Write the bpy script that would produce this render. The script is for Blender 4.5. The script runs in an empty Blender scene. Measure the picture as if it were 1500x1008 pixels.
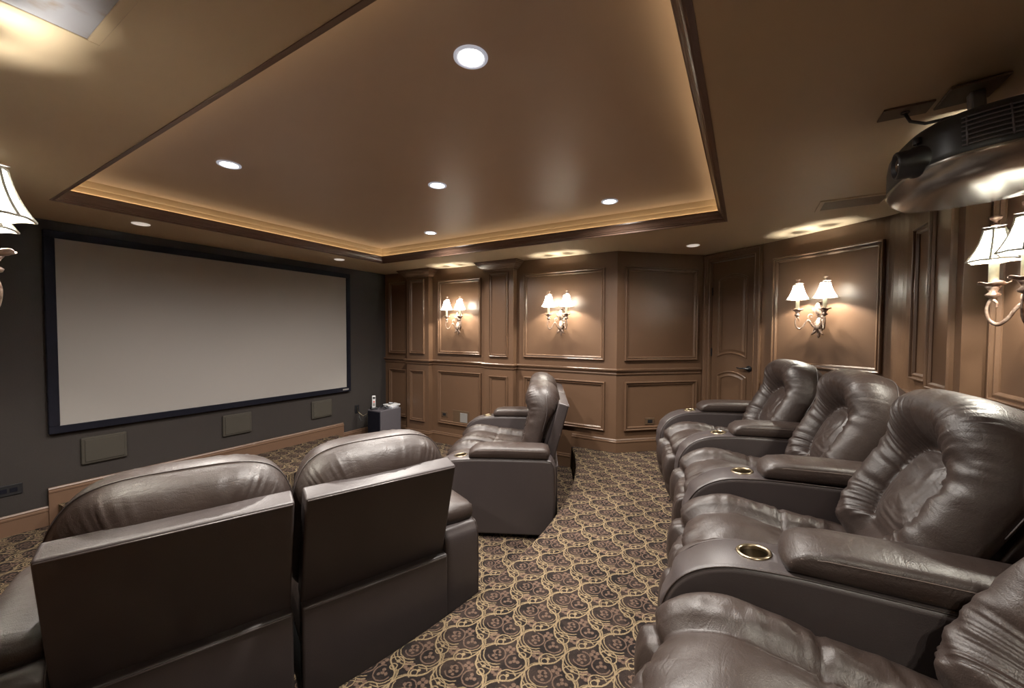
import bpy, bmesh, math, random
import numpy as np
from math import sin, cos, pi, radians, sqrt, atan2
from mathutils import Vector, Matrix

SC = bpy.context.scene
COL = SC.collection

# ------------------------------------------------------------------ camera, world, exposure
CAMZ = 1.60
YAW, PIT, ROL = radians(30.641), radians(1.728), radians(0.231)
fw = Vector((cos(YAW)*cos(PIT), sin(YAW)*cos(PIT), -sin(PIT)))
rt = Vector((sin(YAW), -cos(YAW), 0)); up = rt.cross(fw)
rt, up = cos(ROL)*rt + sin(ROL)*up, -sin(ROL)*rt + cos(ROL)*up
camd = bpy.data.cameras.new('camera'); cam = bpy.data.objects.new('camera', camd); COL.objects.link(cam)
camd.sensor_width = 36; camd.lens = 577.23/1500*36; camd.clip_start = 0.02
cam.matrix_world = Matrix(((rt.x, up.x, -fw.x, 0), (rt.y, up.y, -fw.y, 0), (rt.z, up.z, -fw.z, CAMZ), (0, 0, 0, 1)))
SC.camera = cam
world = bpy.data.worlds.new('world'); SC.world = world; world.use_nodes = True
world.node_tree.nodes['Background'].inputs[0].default_value = (0.02, 0.018, 0.015, 1)
SC.view_settings.view_transform = 'Standard'; SC.view_settings.look = 'None'
SC.view_settings.exposure = 1.80; SC.view_settings.gamma = 1; SC.view_settings.use_curve_mapping = False
cy = SC.cycles
cy.use_denoising = True; cy.max_bounces = 8; cy.diffuse_bounces = 5; cy.glossy_bounces = 3
cy.transmission_bounces = 4; cy.sample_clamp_indirect = 4.0; cy.caustics_reflective = False; cy.caustics_refractive = False
SCONCE_W, CAN_W, COVE_E = 9.5, 88.0, 1.9
LAMP_COL = (1.0, 0.95, 0.82)

# ------------------------------------------------------------------ node helpers / materials
class NT:
    def __init__(s, name):
        s.m = bpy.data.materials.new(name); s.m.use_nodes = True; s.t = s.m.node_tree
        s.b = s.t.nodes['Principled BSDF']; s.out = s.t.nodes['Material Output']
    def n(s, typ, **kw):
        nd = s.t.nodes.new(typ)
        for k, v in kw.items(): setattr(nd, k, v)
        return nd
    def put(s, sock, v):
        if isinstance(v, bpy.types.NodeSocket): s.t.links.new(v, sock)
        else: sock.default_value = v
    def math(s, op, a, b=None, c=None, clamp=False):
        nd = s.n('ShaderNodeMath', operation=op, use_clamp=clamp)
        for i, v in enumerate((a, b, c)):
            if v is not None: s.put(nd.inputs[i], v)
        return nd.outputs[0]
    def vec(s, op, a, b=None):
        nd = s.n('ShaderNodeVectorMath', operation=op)
        s.put(nd.inputs[0], a)
        if b is not None: s.put(nd.inputs[1], b)
        return nd.outputs['Value'] if op in ('LENGTH', 'DISTANCE', 'DOT_PRODUCT') else nd.outputs['Vector']
    def noise(s, scale, detail=3, co=None, rough=0.55):
        nd = s.n('ShaderNodeTexNoise'); nd.inputs['Scale'].default_value = scale
        nd.inputs['Detail'].default_value = detail; nd.inputs['Roughness'].default_value = rough
        if co is not None: s.t.links.new(co, nd.inputs['Vector'])
        return nd.outputs['Fac']
    def obj(s): return s.n('ShaderNodeTexCoord').outputs['Object']
    def mix(s, f, a, b):
        nd = s.n('ShaderNodeMix', data_type='RGBA')
        s.put(nd.inputs['Factor'], f)
        for i, v in ((6, a), (7, b)):
            if isinstance(v, tuple): v = (*v[:3], 1)
            s.put(nd.inputs[i], v)
        return nd.outputs[2]
    def bump(s, h, strength, dist=0.01):
        nd = s.n('ShaderNodeBump'); nd.inputs['Strength'].default_value = strength; nd.inputs['Distance'].default_value = dist
        s.t.links.new(h, nd.inputs['Height']); s.t.links.new(nd.outputs[0], s.b.inputs['Normal'])
    def ramp(s, v, a, b, ra, rb):
        nd = s.n('ShaderNodeMapRange'); s.put(nd.inputs[0], v)
        for i, k in enumerate((a, b, ra, rb)): nd.inputs[i+1].default_value = k
        return nd.outputs[0]

def simple(name, col, rough=0.5, metal=0.0, spec=0.5, var=0.0, vscale=8, bump=0.0, bscale=300, emit=None, es=0):
    t = NT(name); b = t.b
    b.inputs['Base Color'].default_value = (*col, 1); b.inputs['Roughness'].default_value = rough
    b.inputs['Metallic'].default_value = metal; b.inputs['Specular IOR Level'].default_value = spec
    if var:
        f = t.noise(vscale, 3, t.obj())
        c = t.mix(f, tuple(x*(1-var) for x in col), tuple(x*(1+var) for x in col)); t.put(b.inputs['Base Color'], c)
    if bump: t.bump(t.noise(bscale, 2, t.obj()), bump, 0.002)
    if emit: b.inputs['Emission Color'].default_value = (*emit, 1); b.inputs['Emission Strength'].default_value = es
    return t.m

M = {}
M['paint'] = simple('brown_satin_paint', (0.110, 0.062, 0.0365), 0.32, spec=0.65, var=0.05, vscale=3, bump=0.12, bscale=420)
M['door'] = simple('brown_door_paint', (0.102, 0.058, 0.034), 0.32, spec=0.5, var=0.05, vscale=3, bump=0.08, bscale=400)
M['crown'] = simple('brown_crown_paint', (0.122, 0.072, 0.050), 0.30, spec=0.55)
M['ceiling'] = simple('bronze_ceiling_paint', (0.500, 0.400, 0.275), 0.50, spec=0.4, var=0.05, vscale=2.5, bump=0.12, bscale=420)
M['tray'] = simple('bronze_tray_paint', (0.540, 0.440, 0.360), 0.36, spec=0.5, var=0.05, vscale=2.5, bump=0.10, bscale=420)
M['black'] = simple('black_plastic', (0.012, 0.012, 0.014), 0.4)
M['velvet'] = simple('black_velvet', (0.008, 0.008, 0.013), 0.9, spec=0.1)
M['screen'] = simple('screen_white', (0.275, 0.258, 0.246), 0.85, spec=0.2)
M['grille'] = simple('grey_brown_grille', (0.050, 0.044, 0.036), 0.8, spec=0.2, bump=0.4, bscale=900)
M['bronzeplate'] = simple('dark_bronze_plate', (0.085, 0.052, 0.030), 0.45)
M['brass'] = simple('antique_brass', (0.38, 0.31, 0.21), 0.30, metal=1.0)
M['cupin'] = simple('cup_inner_metal', (0.16, 0.13, 0.085), 0.35, metal=1.0)
M['white'] = simple('white_enamel', (0.75, 0.76, 0.80), 0.4)
M['trimring'] = simple('can_trim_glow', (0.62, 0.64, 0.70), 0.4, emit=(0.8, 0.85, 1.0), es=0.10)  # the ring is no lamp; a faint glow is put into its material
M['lens'] = simple('lit_lens', (0.9, 0.9, 0.9), 0.4, emit=(1.0, 0.96, 0.90), es=7.0)
M['bulb'] = simple('lit_bulb', (0.9, 0.9, 0.9), 0.4, emit=(1.0, 0.86, 0.68), es=14.0)
M['rope'] = simple('rope_light', (0.9, 0.8, 0.6), 0.4, emit=(1.0, 0.74, 0.44), es=COVE_E)
M['lensoff'] = simple('faint_glow_lens', (0.80, 0.76, 0.72), 0.5, emit=(1.0, 0.88, 0.78), es=0.13)  # soffit lights that look off: faint glow added to brighten lens and ring
M['candle'] = simple('candle_sleeve', (0.62, 0.66, 0.54), 0.5, var=0.15, vscale=60)
M['shadetrim'] = simple('shade_trim_braid', (0.26, 0.245, 0.20), 0.7, bump=0.3, bscale=700)
M['silver'] = simple('projector_silver', (0.40, 0.39, 0.37), 0.26, metal=0.85)
M['steel'] = simple('dull_steel', (0.25, 0.25, 0.27), 0.35, metal=0.9)
M['glass'] = simple('lens_glass', (0.02, 0.022, 0.03), 0.05, spec=0.8)
M['led'] = simple('green_led', (0.1, 0.8, 0.1), 0.4, emit=(0.1, 1.0, 0.15), es=1.0)
M['subgrey'] = simple('subwoofer_grey', (0.075, 0.068, 0.078), 0.5)
M['paper'] = simple('paper_white', (0.62, 0.64, 0.70), 0.6)
M['whiteplate'] = simple('white_plate', (0.20, 0.19, 0.18), 0.5)
M['phone'] = simple('phone_silver', (0.55, 0.55, 0.56), 0.35)
M['red'] = simple('red_button', (0.55, 0.10, 0.08), 0.4)
M['piping'] = simple('leather_piping', (0.075, 0.062, 0.060), 0.36, spec=0.6)
M['ventslat'] = simple('vent_slat', (0.24, 0.19, 0.14), 0.5)
M['stitch'] = simple('stitch_thread', (0.14, 0.105, 0.09), 0.6)
M['riserwood'] = simple('stage_trim_paint', (0.125, 0.072, 0.046), 0.38)

def mat_leather():
    t = NT('brown_leather'); co = t.obj()
    big = t.noise(5, 3, co); b = t.b
    t.put(b.inputs['Base Color'], t.mix(big, (0.0235, 0.0150, 0.0125), (0.037, 0.0245, 0.0200)))
    t.put(b.inputs['Roughness'], t.ramp(t.noise(14, 3, co), 0.3, 0.7, 0.38, 0.52))
    b.inputs['Specular IOR Level'].default_value = 0.52
    v = t.n('ShaderNodeTexVoronoi'); v.inputs['Scale'].default_value = 330; t.t.links.new(co, v.inputs['Vector'])
    cr = t.noise(38, 4, co, 0.6)
    mp = t.n('ShaderNodeMapping'); mp.inputs['Scale'].default_value = (6, 22, 15); t.t.links.new(co, mp.inputs['Vector'])
    wr = t.n('ShaderNodeTexNoise'); wr.inputs['Scale'].default_value = 1.0; wr.inputs['Detail'].default_value = 3; wr.inputs['Distortion'].default_value = 1.1
    t.t.links.new(mp.outputs[0], wr.inputs['Vector'])
    ridge = t.math('ABSOLUTE', t.math('SUBTRACT', wr.outputs['Fac'], 0.5))
    crease = t.ramp(ridge, 0.0, 0.07, 0.0, 1.0)
    h = t.math('ADD', t.math('MULTIPLY', v.outputs['Distance'], 0.22), t.math('ADD', t.math('MULTIPLY', cr, 0.8), t.math('MULTIPLY', crease, 0.20)))
    t.bump(h, 0.30, 0.005)
    return t.m
M['leather'] = mat_leather()
M['leather_flat'] = simple('brown_leather_panel', (0.043, 0.0335, 0.0330), 0.44, spec=0.6, var=0.12, vscale=6, bump=0.25, bscale=260)
M['underside'] = simple('dark_underlining', (0.012, 0.010, 0.010), 0.8)

def mat_fabricwall():
    t = NT('charcoal_wall_fabric'); co = t.obj(); b = t.b
    f = t.noise(170, 2, co)
    t.put(b.inputs['Base Color'], t.mix(f, (0.024, 0.020, 0.0185), (0.037, 0.031, 0.029)))
    b.inputs['Roughness'].default_value = 0.85; b.inputs['Specular IOR Level'].default_value = 0.25
    t.bump(f, 0.3, 0.003); return t.m
M['fabric'] = mat_fabricwall()

def mat_shade():
    t = NT('lamp_shade_silk')
    d = t.n('ShaderNodeBsdfDiffuse'); d.inputs[0].default_value = (0.80, 0.81, 0.79, 1)
    tr = t.n('ShaderNodeBsdfTranslucent'); tr.inputs[0].default_value = (0.55, 0.56, 0.55, 1)
    mx = t.n('ShaderNodeMixShader'); mx.inputs[0].default_value = 0.60
    t.t.links.new(d.outputs[0], mx.inputs[1]); t.t.links.new(tr.outputs[0], mx.inputs[2])
    t.t.links.new(mx.outputs[0], t.out.inputs[0]); return t.m
M['shade'] = mat_shade()

def mat_sconce():
    t = NT('aged_bronze_gilt'); co = t.obj(); b = t.b
    f = t.noise(45, 4, co)
    t.put(b.inputs['Base Color'], t.mix(t.ramp(f, 0.38, 0.62, 0, 1), (0.13, 0.072, 0.050), (0.40, 0.31, 0.25)))
    b.inputs['Metallic'].default_value = 0.55; b.inputs['Roughness'].default_value = 0.42
    return t.m
M['sconce'] = mat_sconce()

def mat_vent():
    t = NT('vent_plastic_film'); co = t.obj(); b = t.b
    f = t.noise(9, 4, co)
    t.put(b.inputs['Base Color'], t.mix(t.ramp(f, 0.52, 0.68, 0, 1), (0.30, 0.30, 0.335), (0.23, 0.18, 0.13)))
    b.inputs['Roughness'].default_value = 0.3; return t.m
M['ventfilm'] = mat_vent()

def mat_carpet():
    t = NT('scroll_carpet'); b = t.b
    v1 = np.array((0.153, -0.104)); v2 = np.array((0.147, 0.104))
    Ainv = np.linalg.inv(np.array([v1, v2]).T)
    geo = t.n('ShaderNodeNewGeometry').outputs['Position']
    wob = t.n('ShaderNodeTexNoise'); wob.inputs['Scale'].default_value = 60; t.t.links.new(geo, wob.inputs['Vector'])
    wv = t.vec('SUBTRACT', wob.outputs['Color'], (0.5, 0.5, 0.5))
    sc = t.n('ShaderNodeVectorMath', operation='SCALE'); t.t.links.new(wv, sc.inputs[0]); sc.inputs['Scale'].default_value = 0.007
    P = t.vec('ADD', geo, sc.outputs[0])
    a = t.vec('DOT_PRODUCT', P, (Ainv[0, 0], Ainv[0, 1], 0)); c = t.vec('DOT_PRODUCT', P, (Ainv[1, 0], Ainv[1, 1], 0))
    fa = t.math('SUBTRACT', t.math('FRACT', t.math('ADD', a, 0.25)), 0.25)
    fb = t.math('SUBTRACT', t.math('FRACT', t.math('ADD', c, 0.25)), 0.25)
    cx = t.n('ShaderNodeCombineXYZ')
    t.put(cx.inputs[0], t.math('ADD', t.math('MULTIPLY', fa, float(v1[0])), t.math('MULTIPLY', fb, float(v2[0]))))
    t.put(cx.inputs[1], t.math('ADD', t.math('MULTIPLY', fa, float(v1[1])), t.math('MULTIPLY', fb, float(v2[1]))))
    p = cx.outputs[0]
    tan, brn = [], []
    def wrap(x): return t.math('SUBTRACT', t.math('FRACT', t.math('ADD', x, 0.5)), 0.5)
    H = 0.165
    def vine(along, across, A, ph, w):
        off = t.math('MULTIPLY', t.math('SINE', t.math('MULTIPLY_ADD', along, 2*pi, ph)), A)
        d = t.math('MULTIPLY', t.math('ABSOLUTE', wrap(t.math('SUBTRACT', across, off))), H)
        return t.math('SUBTRACT', d, w)
    tan.append(vine(fa, fb, 0.075, 0.0, 0.0034))
    tan.append(vine(fb, fa, 0.085, 0.3, 0.0034))
    def copies(ab, ext):
        for da in (-1, 0, 1):
            for db in (-1, 0, 1):
                x, y = ab[0]+da, ab[1]+db
                if -0.25-ext < x < 0.75+ext and -0.25-ext < y < 0.75+ext: yield x*v1 + y*v2
    def arc(lst, ab, r, w, ang, span=0.0):       # ring kept on the side pointing to ang; span>0 keeps more
        for q in copies(ab, r/0.185*0.8):
            d = t.math('SUBTRACT', t.math('ABSOLUTE', t.math('SUBTRACT', t.vec('DISTANCE', p, (q[0], q[1], 0)), r)), w)
            if ang is not None:
                nx, ny = cos(ang), sin(ang)
                h = t.math('MULTIPLY_ADD', t.vec('DOT_PRODUCT', p, (nx, ny, 0)), -1.0, float(q[0]*nx+q[1]*ny) - span*r)
                d = t.math('MAXIMUM', d, h)
            lst.append(d)
    def dot(lst, ab, off, r):
        for q in copies(ab, 0.1):
            lst.append(t.math('SUBTRACT', t.vec('DISTANCE', p, (q[0]+off[0], q[1]+off[1], 0)), r))
    dx = atan2(v1[1], v1[0]); dy = atan2(v2[1], v2[0])
    arc(tan, (0.60, 0.03), 0.036, 0.0024, dy+0.35, 0.25)
    arc(tan, (0.055, 0.50), 0.034, 0.0024, dx, 0.35)
    arc(tan, (0.52, 0.06), 0.0135, 0.0024, None)
    arc(tan, (0.02, 0.44), 0.0135, 0.0024, None)
    dot(tan, (0.62, 0.08), (0, 0), 0.0075); dot(tan, (0.10, 0.55), (0, 0), 0.0075)
    arc(tan, (0.40, -0.24), 0.066, 0.0019, dx+pi+0.25, -0.45)
    arc(tan, (0.40, -0.24), 0.053, 0.0019, dx+pi+0.25, -0.35)
    arc(tan, (-0.19, 0.368), 0.060, 0.0019, -pi/2-0.4, -0.35)
    tan.append(t.math('MAXIMUM', vine(fa, t.math('ADD', fb, -0.045), 0.075, 0.25, 0.0015), t.math('SUBTRACT', t.math('ABSOLUTE', t.math('SUBTRACT', fa, 0.27)), 0.15)))
    tan.append(t.math('MAXIMUM', vine(fb, t.math('ADD', fa, -0.05), 0.085, 0.5, 0.0015), t.math('SUBTRACT', t.math('ABSOLUTE', t.math('SUBTRACT', fb, 0.22)), 0.15)))
    arc(tan, (-0.19, 0.368), 0.048, 0.0019, -pi/2-0.5, -0.45)
    arc(tan, (0.40, -0.24), 0.079, 0.0019, dx+pi+0.35, -0.62)
    arc(brn, (0.419, -0.251), 0.036, 0.0027, -pi/2-0.3, 0.55)
    arc(brn, (-0.19, 0.368), 0.036, 0.0027, dx+pi, 0.55)
    arc(brn, (0.44, -0.22), 0.013, 0.0027, dx+2.2, 0.4)
    for o in ((0.0, -0.014), (0.013, -0.006), (-0.020, -0.008)): dot(brn, (0.419, -0.251), o, 0.0062)
    for k in range(6):
        th = k*pi/3+0.3
        dot(brn, (0.383, 0.294), (0.0155*cos(th), 0.0155*sin(th)), 0.0082)
    for o in ((0.0, 0.0), (0.014, 0.006), (-0.012, 0.010), (0.003, -0.015)):
        dot(brn, (-0.19, 0.368), o, 0.0072)
    for o in ((-0.014, 0.008), (0.006, 0.016)):
        dot(brn, (0.419, -0.251), o, 0.0072)
    for k in range(4):
        th = k*pi/2+0.7
        dot(brn, (-0.247, 0.718), (0.013*cos(th), 0.013*sin(th)), 0.0085)
    def union(l):
        r = l[0]
        for x in l[1:]: r = t.math('MINIMUM', r, x)
        return r
    mt = t.ramp(union(tan), -0.0013, 0.0013, 1, 0); mb = t.ramp(union(brn), -0.0013, 0.0013, 1, 0)
    fine = t.noise(420, 2, geo); blot = t.noise(4, 3, geo)
    mid = t.noise(13, 2, geo)
    bg = t.mix(t.ramp(mid, 0.4, 0.6, 0, 1), (0.014, 0.0108, 0.0102), (0.032, 0.022, 0.0185))
    col = t.mix(mb, bg, (0.112, 0.072, 0.053))
    col = t.mix(mt, col, (0.215, 0.158, 0.094))
    col2 = t.n('ShaderNodeMix', data_type='RGBA', blend_type='MULTIPLY'); col2.inputs['Factor'].default_value = 1.0
    t.t.links.new(col, col2.inputs[6])
    g = t.math('MULTIPLY', t.ramp(fine, 0.3, 0.7, 0.45, 1.45), t.ramp(blot, 0.3, 0.7, 0.9, 1.1))
    cg = t.n('ShaderNodeCombineColor')
    for i in range(3): t.t.links.new(g, cg.inputs[i])
    t.t.links.new(cg.outputs[0], col2.inputs[7])
    t.put(b.inputs['Base Color'], col2.outputs[2])
    b.inputs['Roughness'].default_value = 0.95; b.inputs['Specular IOR Level'].default_value = 0.1
    t.bump(fine, 0.7, 0.006)
    return t.m
M['carpet'] = mat_carpet()

# ------------------------------------------------------------------ mesh helpers
def link(o, parent=None):
    COL.objects.link(o)
    if parent is not None: o.parent = parent
    return o
def mesh(name, verts, faces, mat, parent=None, smooth=False):
    me = bpy.data.meshes.new(name)
    me.from_pydata([tuple(map(float, v)) for v in verts], [], [tuple(f) for f in faces])
    bm = bmesh.new(); bm.from_mesh(me); bmesh.ops.recalc_face_normals(bm, faces=bm.faces); bm.to_mesh(me); bm.free()
    if smooth: me.polygons.foreach_set('use_smooth', [True]*len(me.polygons))
    me.materials.append(M[mat] if isinstance(mat, str) else mat)
    return link(bpy.data.objects.new(name, me), parent)
def from_bm(name, bm, mat, parent=None, smooth=False):
    me = bpy.data.meshes.new(name); bmesh.ops.recalc_face_normals(bm, faces=bm.faces); bm.to_mesh(me); bm.free()
    if smooth: me.polygons.foreach_set('use_smooth', [True]*len(me.polygons))
    me.materials.append(M[mat]); return link(bpy.data.objects.new(name, me), parent)
def bm_box(bm, x0, x1, y0, y1, z0, z1, mtx=None):
    vs = [bm.verts.new((x, y, z)) for x in (x0, x1) for y in (y0, y1) for z in (z0, z1)]
    for f in ((0, 1, 3, 2), (4, 6, 7, 5), (0, 4, 5, 1), (2, 3, 7, 6), (0, 2, 6, 4), (1, 5, 7, 3)):
        bm.faces.new([vs[i] for i in f])
    if mtx is not None: bmesh.ops.transform(bm, matrix=mtx, verts=vs)
    return vs
def box(name, x0, x1, y0, y1, z0, z1, mat, parent=None, bevel=0, seg=2, mtx=None, smooth=None):
    bm = bmesh.new(); bm_box(bm, x0, x1, y0, y1, z0, z1)
    if bevel: bmesh.ops.bevel(bm, geom=bm.edges[:], offset=bevel, segments=seg, profile=0.5, affect='EDGES')
    if mtx is not None: bmesh.ops.transform(bm, matrix=mtx, verts=bm.verts)
    return from_bm(name, bm, mat, parent, smooth=(bevel > 0.012 if smooth is None else smooth))
def tag(o, label=None, cat=None, group=None, kind=None):
    if label: o['label'] = label
    if cat: o['category'] = cat
    if group: o['group'] = group
    if kind: o['kind'] = kind
    return o
def struct(o): o['kind'] = 'structure'; return o
def thing(name, label, cat, loc=(0, 0, 0), rz=0, group=None):
    o = bpy.data.objects.new(name, None); o.empty_display_size = 0.1; COL.objects.link(o)
    o.location = loc; o.rotation_euler = (0, 0, rz); return tag(o, label, cat, group)
def copy_tree(o, parent=None):
    c = o.copy(); COL.objects.link(c); c.parent = parent
    for ch in list(o.children): copy_tree(ch, c)
    return c
def revolve(prof, n=24, mtx=None):
    vs, fs = [], []
    for r, z in prof:
        for k in range(n): vs.append((r*cos(2*pi*k/n), r*sin(2*pi*k/n), z))
    for i in range(len(prof)-1):
        for k in range(n):
            k2 = (k+1) % n; fs.append((i*n+k, i*n+k2, (i+1)*n+k2, (i+1)*n+k))
    if prof[0][0] > 1e-5: pass
    if mtx is not None: vs = [tuple(mtx @ Vector(v)) for v in vs]
    return vs, fs
def lathe(name, prof, mat, parent=None, n=24, mtx=None, smooth=True):
    v, f = revolve(prof, n, mtx); return mesh(name, v, f, mat, parent, smooth)
def tube_geo(pts, r, n=8):
    pts = [Vector(p) for p in pts]; N = len(pts); rs = r if isinstance(r, (list, tuple)) else [r]*N
    vs, fs = [], []; prev = None
    for i, p in enumerate(pts):
        d = (pts[min(i+1, N-1)]-pts[max(i-1, 0)]).normalized()
        if prev is None: a = d.orthogonal().normalized()
        else: a = (prev - d*prev.dot(d)).normalized()
        prev = a; b = d.cross(a)
        for k in range(n): vs.append(p + (a*cos(2*pi*k/n)+b*sin(2*pi*k/n))*rs[i])
    for i in range(N-1):
        for k in range(n): k2 = (k+1) % n; fs.append((i*n+k, i*n+k2, (i+1)*n+k2, (i+1)*n+k))
    fs.append(tuple(range(n))[::-1]); fs.append(tuple((N-1)*n+k for k in range(n)))
    return vs, fs
def tube(name, pts, r, mat, parent=None, n=8):
    v, f = tube_geo(pts, r, n); return mesh(name, v, f, mat, parent, True)
def merge(parts):
    V, Fc = [], []
    for v, f in parts:
        o = len(V); V += list(v); Fc += [tuple(i+o for i in q) for q in f]
    return V, Fc

# ------------------------------------------------------------------ plan of the room
ZS, ZT, ZP = 2.497, 2.675, 0.26         # soffit, tray ceiling, rear platform
XR, YF, YB = 4.344, 4.90, -1.015
MX = 2.20                                # axis of symmetry of the room
def mir(p): return (2*MX - p[0], p[1])
corner = []
p0, p1, p2 = Vector((4.085, -0.905)), Vector((3.987, -1.015)), Vector((3.80, YB))
for k in range(9):
    s = k/8; q = (1-s)**2*p0 + 2*s*(1-s)*p1 + s*s*p2; corner.append((q.x, q.y))
ANG0, ANG1, DR1 = (XR, 1.225), (5.09, 0.415), (4.72, -0.14)

def offset_path(pts, d):                 # interior lies to the right of the walking direction
    P = [Vector(p) for p in pts]; out = []
    for i in range(len(P)):
        ns = []
        if i > 0: e = (P[i]-P[i-1]).normalized(); ns.append(Vector((e.y, -e.x)))
        if i < len(P)-1: e = (P[i+1]-P[i]).normalized(); ns.append(Vector((e.y, -e.x)))
        if len(ns) == 1: out.append(P[i]+ns[0]*d)
        else:
            m = (ns[0]+ns[1]); m = m/max(1e-6, m.length); k = d/max(0.3, m.dot(ns[0])); out.append(P[i]+m*k)
    return out
def sweep(name, pts, prof, mat, parent=None, smooth=False):
    rows = [offset_path(pts, n) for n, z in prof]; vs, fs = [], []; N = len(pts); K = len(prof)
    for i in range(N):
        for k in range(K): vs.append((rows[k][i].x, rows[k][i].y, prof[k][1]))
    for i in range(N-1):
        for k in range(K): k2 = (k+1) % K; fs.append((i*K+k, i*K+k2, (i+1)*K+k2, (i+1)*K+k))
    fs.append(tuple(range(K))); fs.append(tuple((N-1)*K+k for k in range(K)))
    return mesh(name, vs, fs, mat, parent, smooth)
def wall(name, pts, mat='paint', z0=-0.02, z1=2.52, th=0.08, smooth=False):
    return struct(sweep(name, pts, [(0, z0), (0, z1), (-th, z1), (-th, z0)], mat))

floor = struct(box('floor', -0.9, 5.3, -1.3, 5.05, -0.10, 0.0, 'carpet'))
# rear platform with the curved riser
AC, AR = (2.10, 5.65), 4.5
arc_pts = [(x, AC[1]-sqrt(AR**2-(x-AC[0])**2)) for x in np.linspace(0.03, 4.37, 60)]
def platform():
    ring = [(-0.85, 1.75)] + arc_pts + [(5.25, 1.76), (5.25, -1.25), (-0.85, -1.25)]
    n = len(ring); prof = [(0.0, 0.0), (0.0, 0.235), (0.007, 0.252), (0.025, 0.26)]
    vs = []
    for dn, z in prof:
        for x, y in ring: vs.append((x, y-dn, z))
    fs = []
    for j in range(len(prof)-1):
        for i in range(n): i2 = (i+1) % n; fs.append((j*n+i, j*n+i2, (j+1)*n+i2, (j+1)*n+i))
    fs.append(tuple((len(prof)-1)*n+i for i in range(n)))
    return struct(mesh('floor_platform', vs, fs, 'carpet'))
platform()

wall_front = wall('wall_front', [(-0.1, YF), (4.44, YF)], 'fabric')
wall_right = wall('wall_right', [(XR, YF+0.05), ANG0])
wall_angle = wall('wall_right_angled', [ANG0, ANG1])
wall_rear = wall('wall_right_rear', [DR1] + corner)
wall_back = wall('wall_back', [(3.80, YB), (0.60, YB)])
mc = [mir(p) for p in corner][::-1]
wall_left = wall('wall_left', [mir(ANG0), (2*MX-XR, YF+0.05)])
wall('wall_left_angled', [mir(ANG1), mir(ANG0)])
wall('wall_left_door_side', [mir(DR1), mir(ANG1)])
wall_lrear = wall('wall_left_rear', mc + [mir(DR1)])

# ceiling: soffit ring + tray
TX0, TX1, TY0, TY1 = 0.742, 3.615, 0.150, 4.125
bm = bmesh.new()
for a in ((-0.9, TX0, -1.3, 5.05), (TX1, 5.3, -1.3, 5.05), (TX0, TX1, -1.3, TY0), (TX0, TX1, TY1, 5.05)):
    bm_box(bm, *a, ZS, ZS+0.05)
ceiling = struct(from_bm('ceiling', bm, 'ceiling'))
bm = bmesh.new(); bm_box(bm, TX0-0.2, TX1+0.2, TY0-0.2, TY1+0.2, ZT, ZT+0.05)
tray = from_bm('tray_ceiling', bm, 'tray', ceiling)
def rect_sweep(name, prof, mat, parent=None, closed=True):   # (inset, z) around the tray
    vs, fs = [], []; K = len(prof)
    for d, z in prof: vs += [(TX0+d, TY0+d, z), (TX1-d, TY0+d, z), (TX1-d, TY1-d, z), (TX0+d, TY1-d, z)]
    for k in range(K if closed else K-1):
        k2 = (k+1) % K
        for i in range(4): i2 = (i+1) % 4; fs.append((k*4+i, k*4+i2, k2*4+i2, k2*4+i))
    return mesh(name, vs, fs, mat, parent)
rect_sweep('tray_wall', [(-0.012, ZS+0.012), (-0.012, ZT+0.01), (-0.05, ZT+0.01), (-0.05, ZS+0.012)], 'ceiling', ceiling)
rect_sweep('tray_frieze', [(-0.012, 2.585), (0.010, 2.592), (0.012, 2.630), (0.018, 2.634), (0.034, 2.664), (0.040, ZT+0.002), (-0.012, ZT+0.002)], 'ceiling', ceiling)
crown = rect_sweep('trim_1', [(-0.010, ZS-0.004), (0.008, ZS-0.004), (0.010, ZS+0.010), (0.019, ZS+0.012), (0.021, ZS+0.020), (0.028, ZS+0.024),
                 (0.034, ZS+0.036), (0.039, ZS+0.050), (0.047, ZS+0.060), (0.050, ZS+0.065), (0.056, ZS+0.067), (0.056, ZS+0.077),
                 (0.050, ZS+0.079), (0.042, ZS+0.058), (0.0, ZS+0.030), (-0.010, ZS+0.030)], 'crown')
struct(crown)
rope = rect_sweep('cove_rope_light', [(0.022, 2.556), (0.034, 2.556), (0.038, 2.562), (0.034, 2.568), (0.022, 2.568)], 'rope')
tag(rope, 'amber rope light hidden behind the crown molding of the ceiling tray', 'light')

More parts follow.
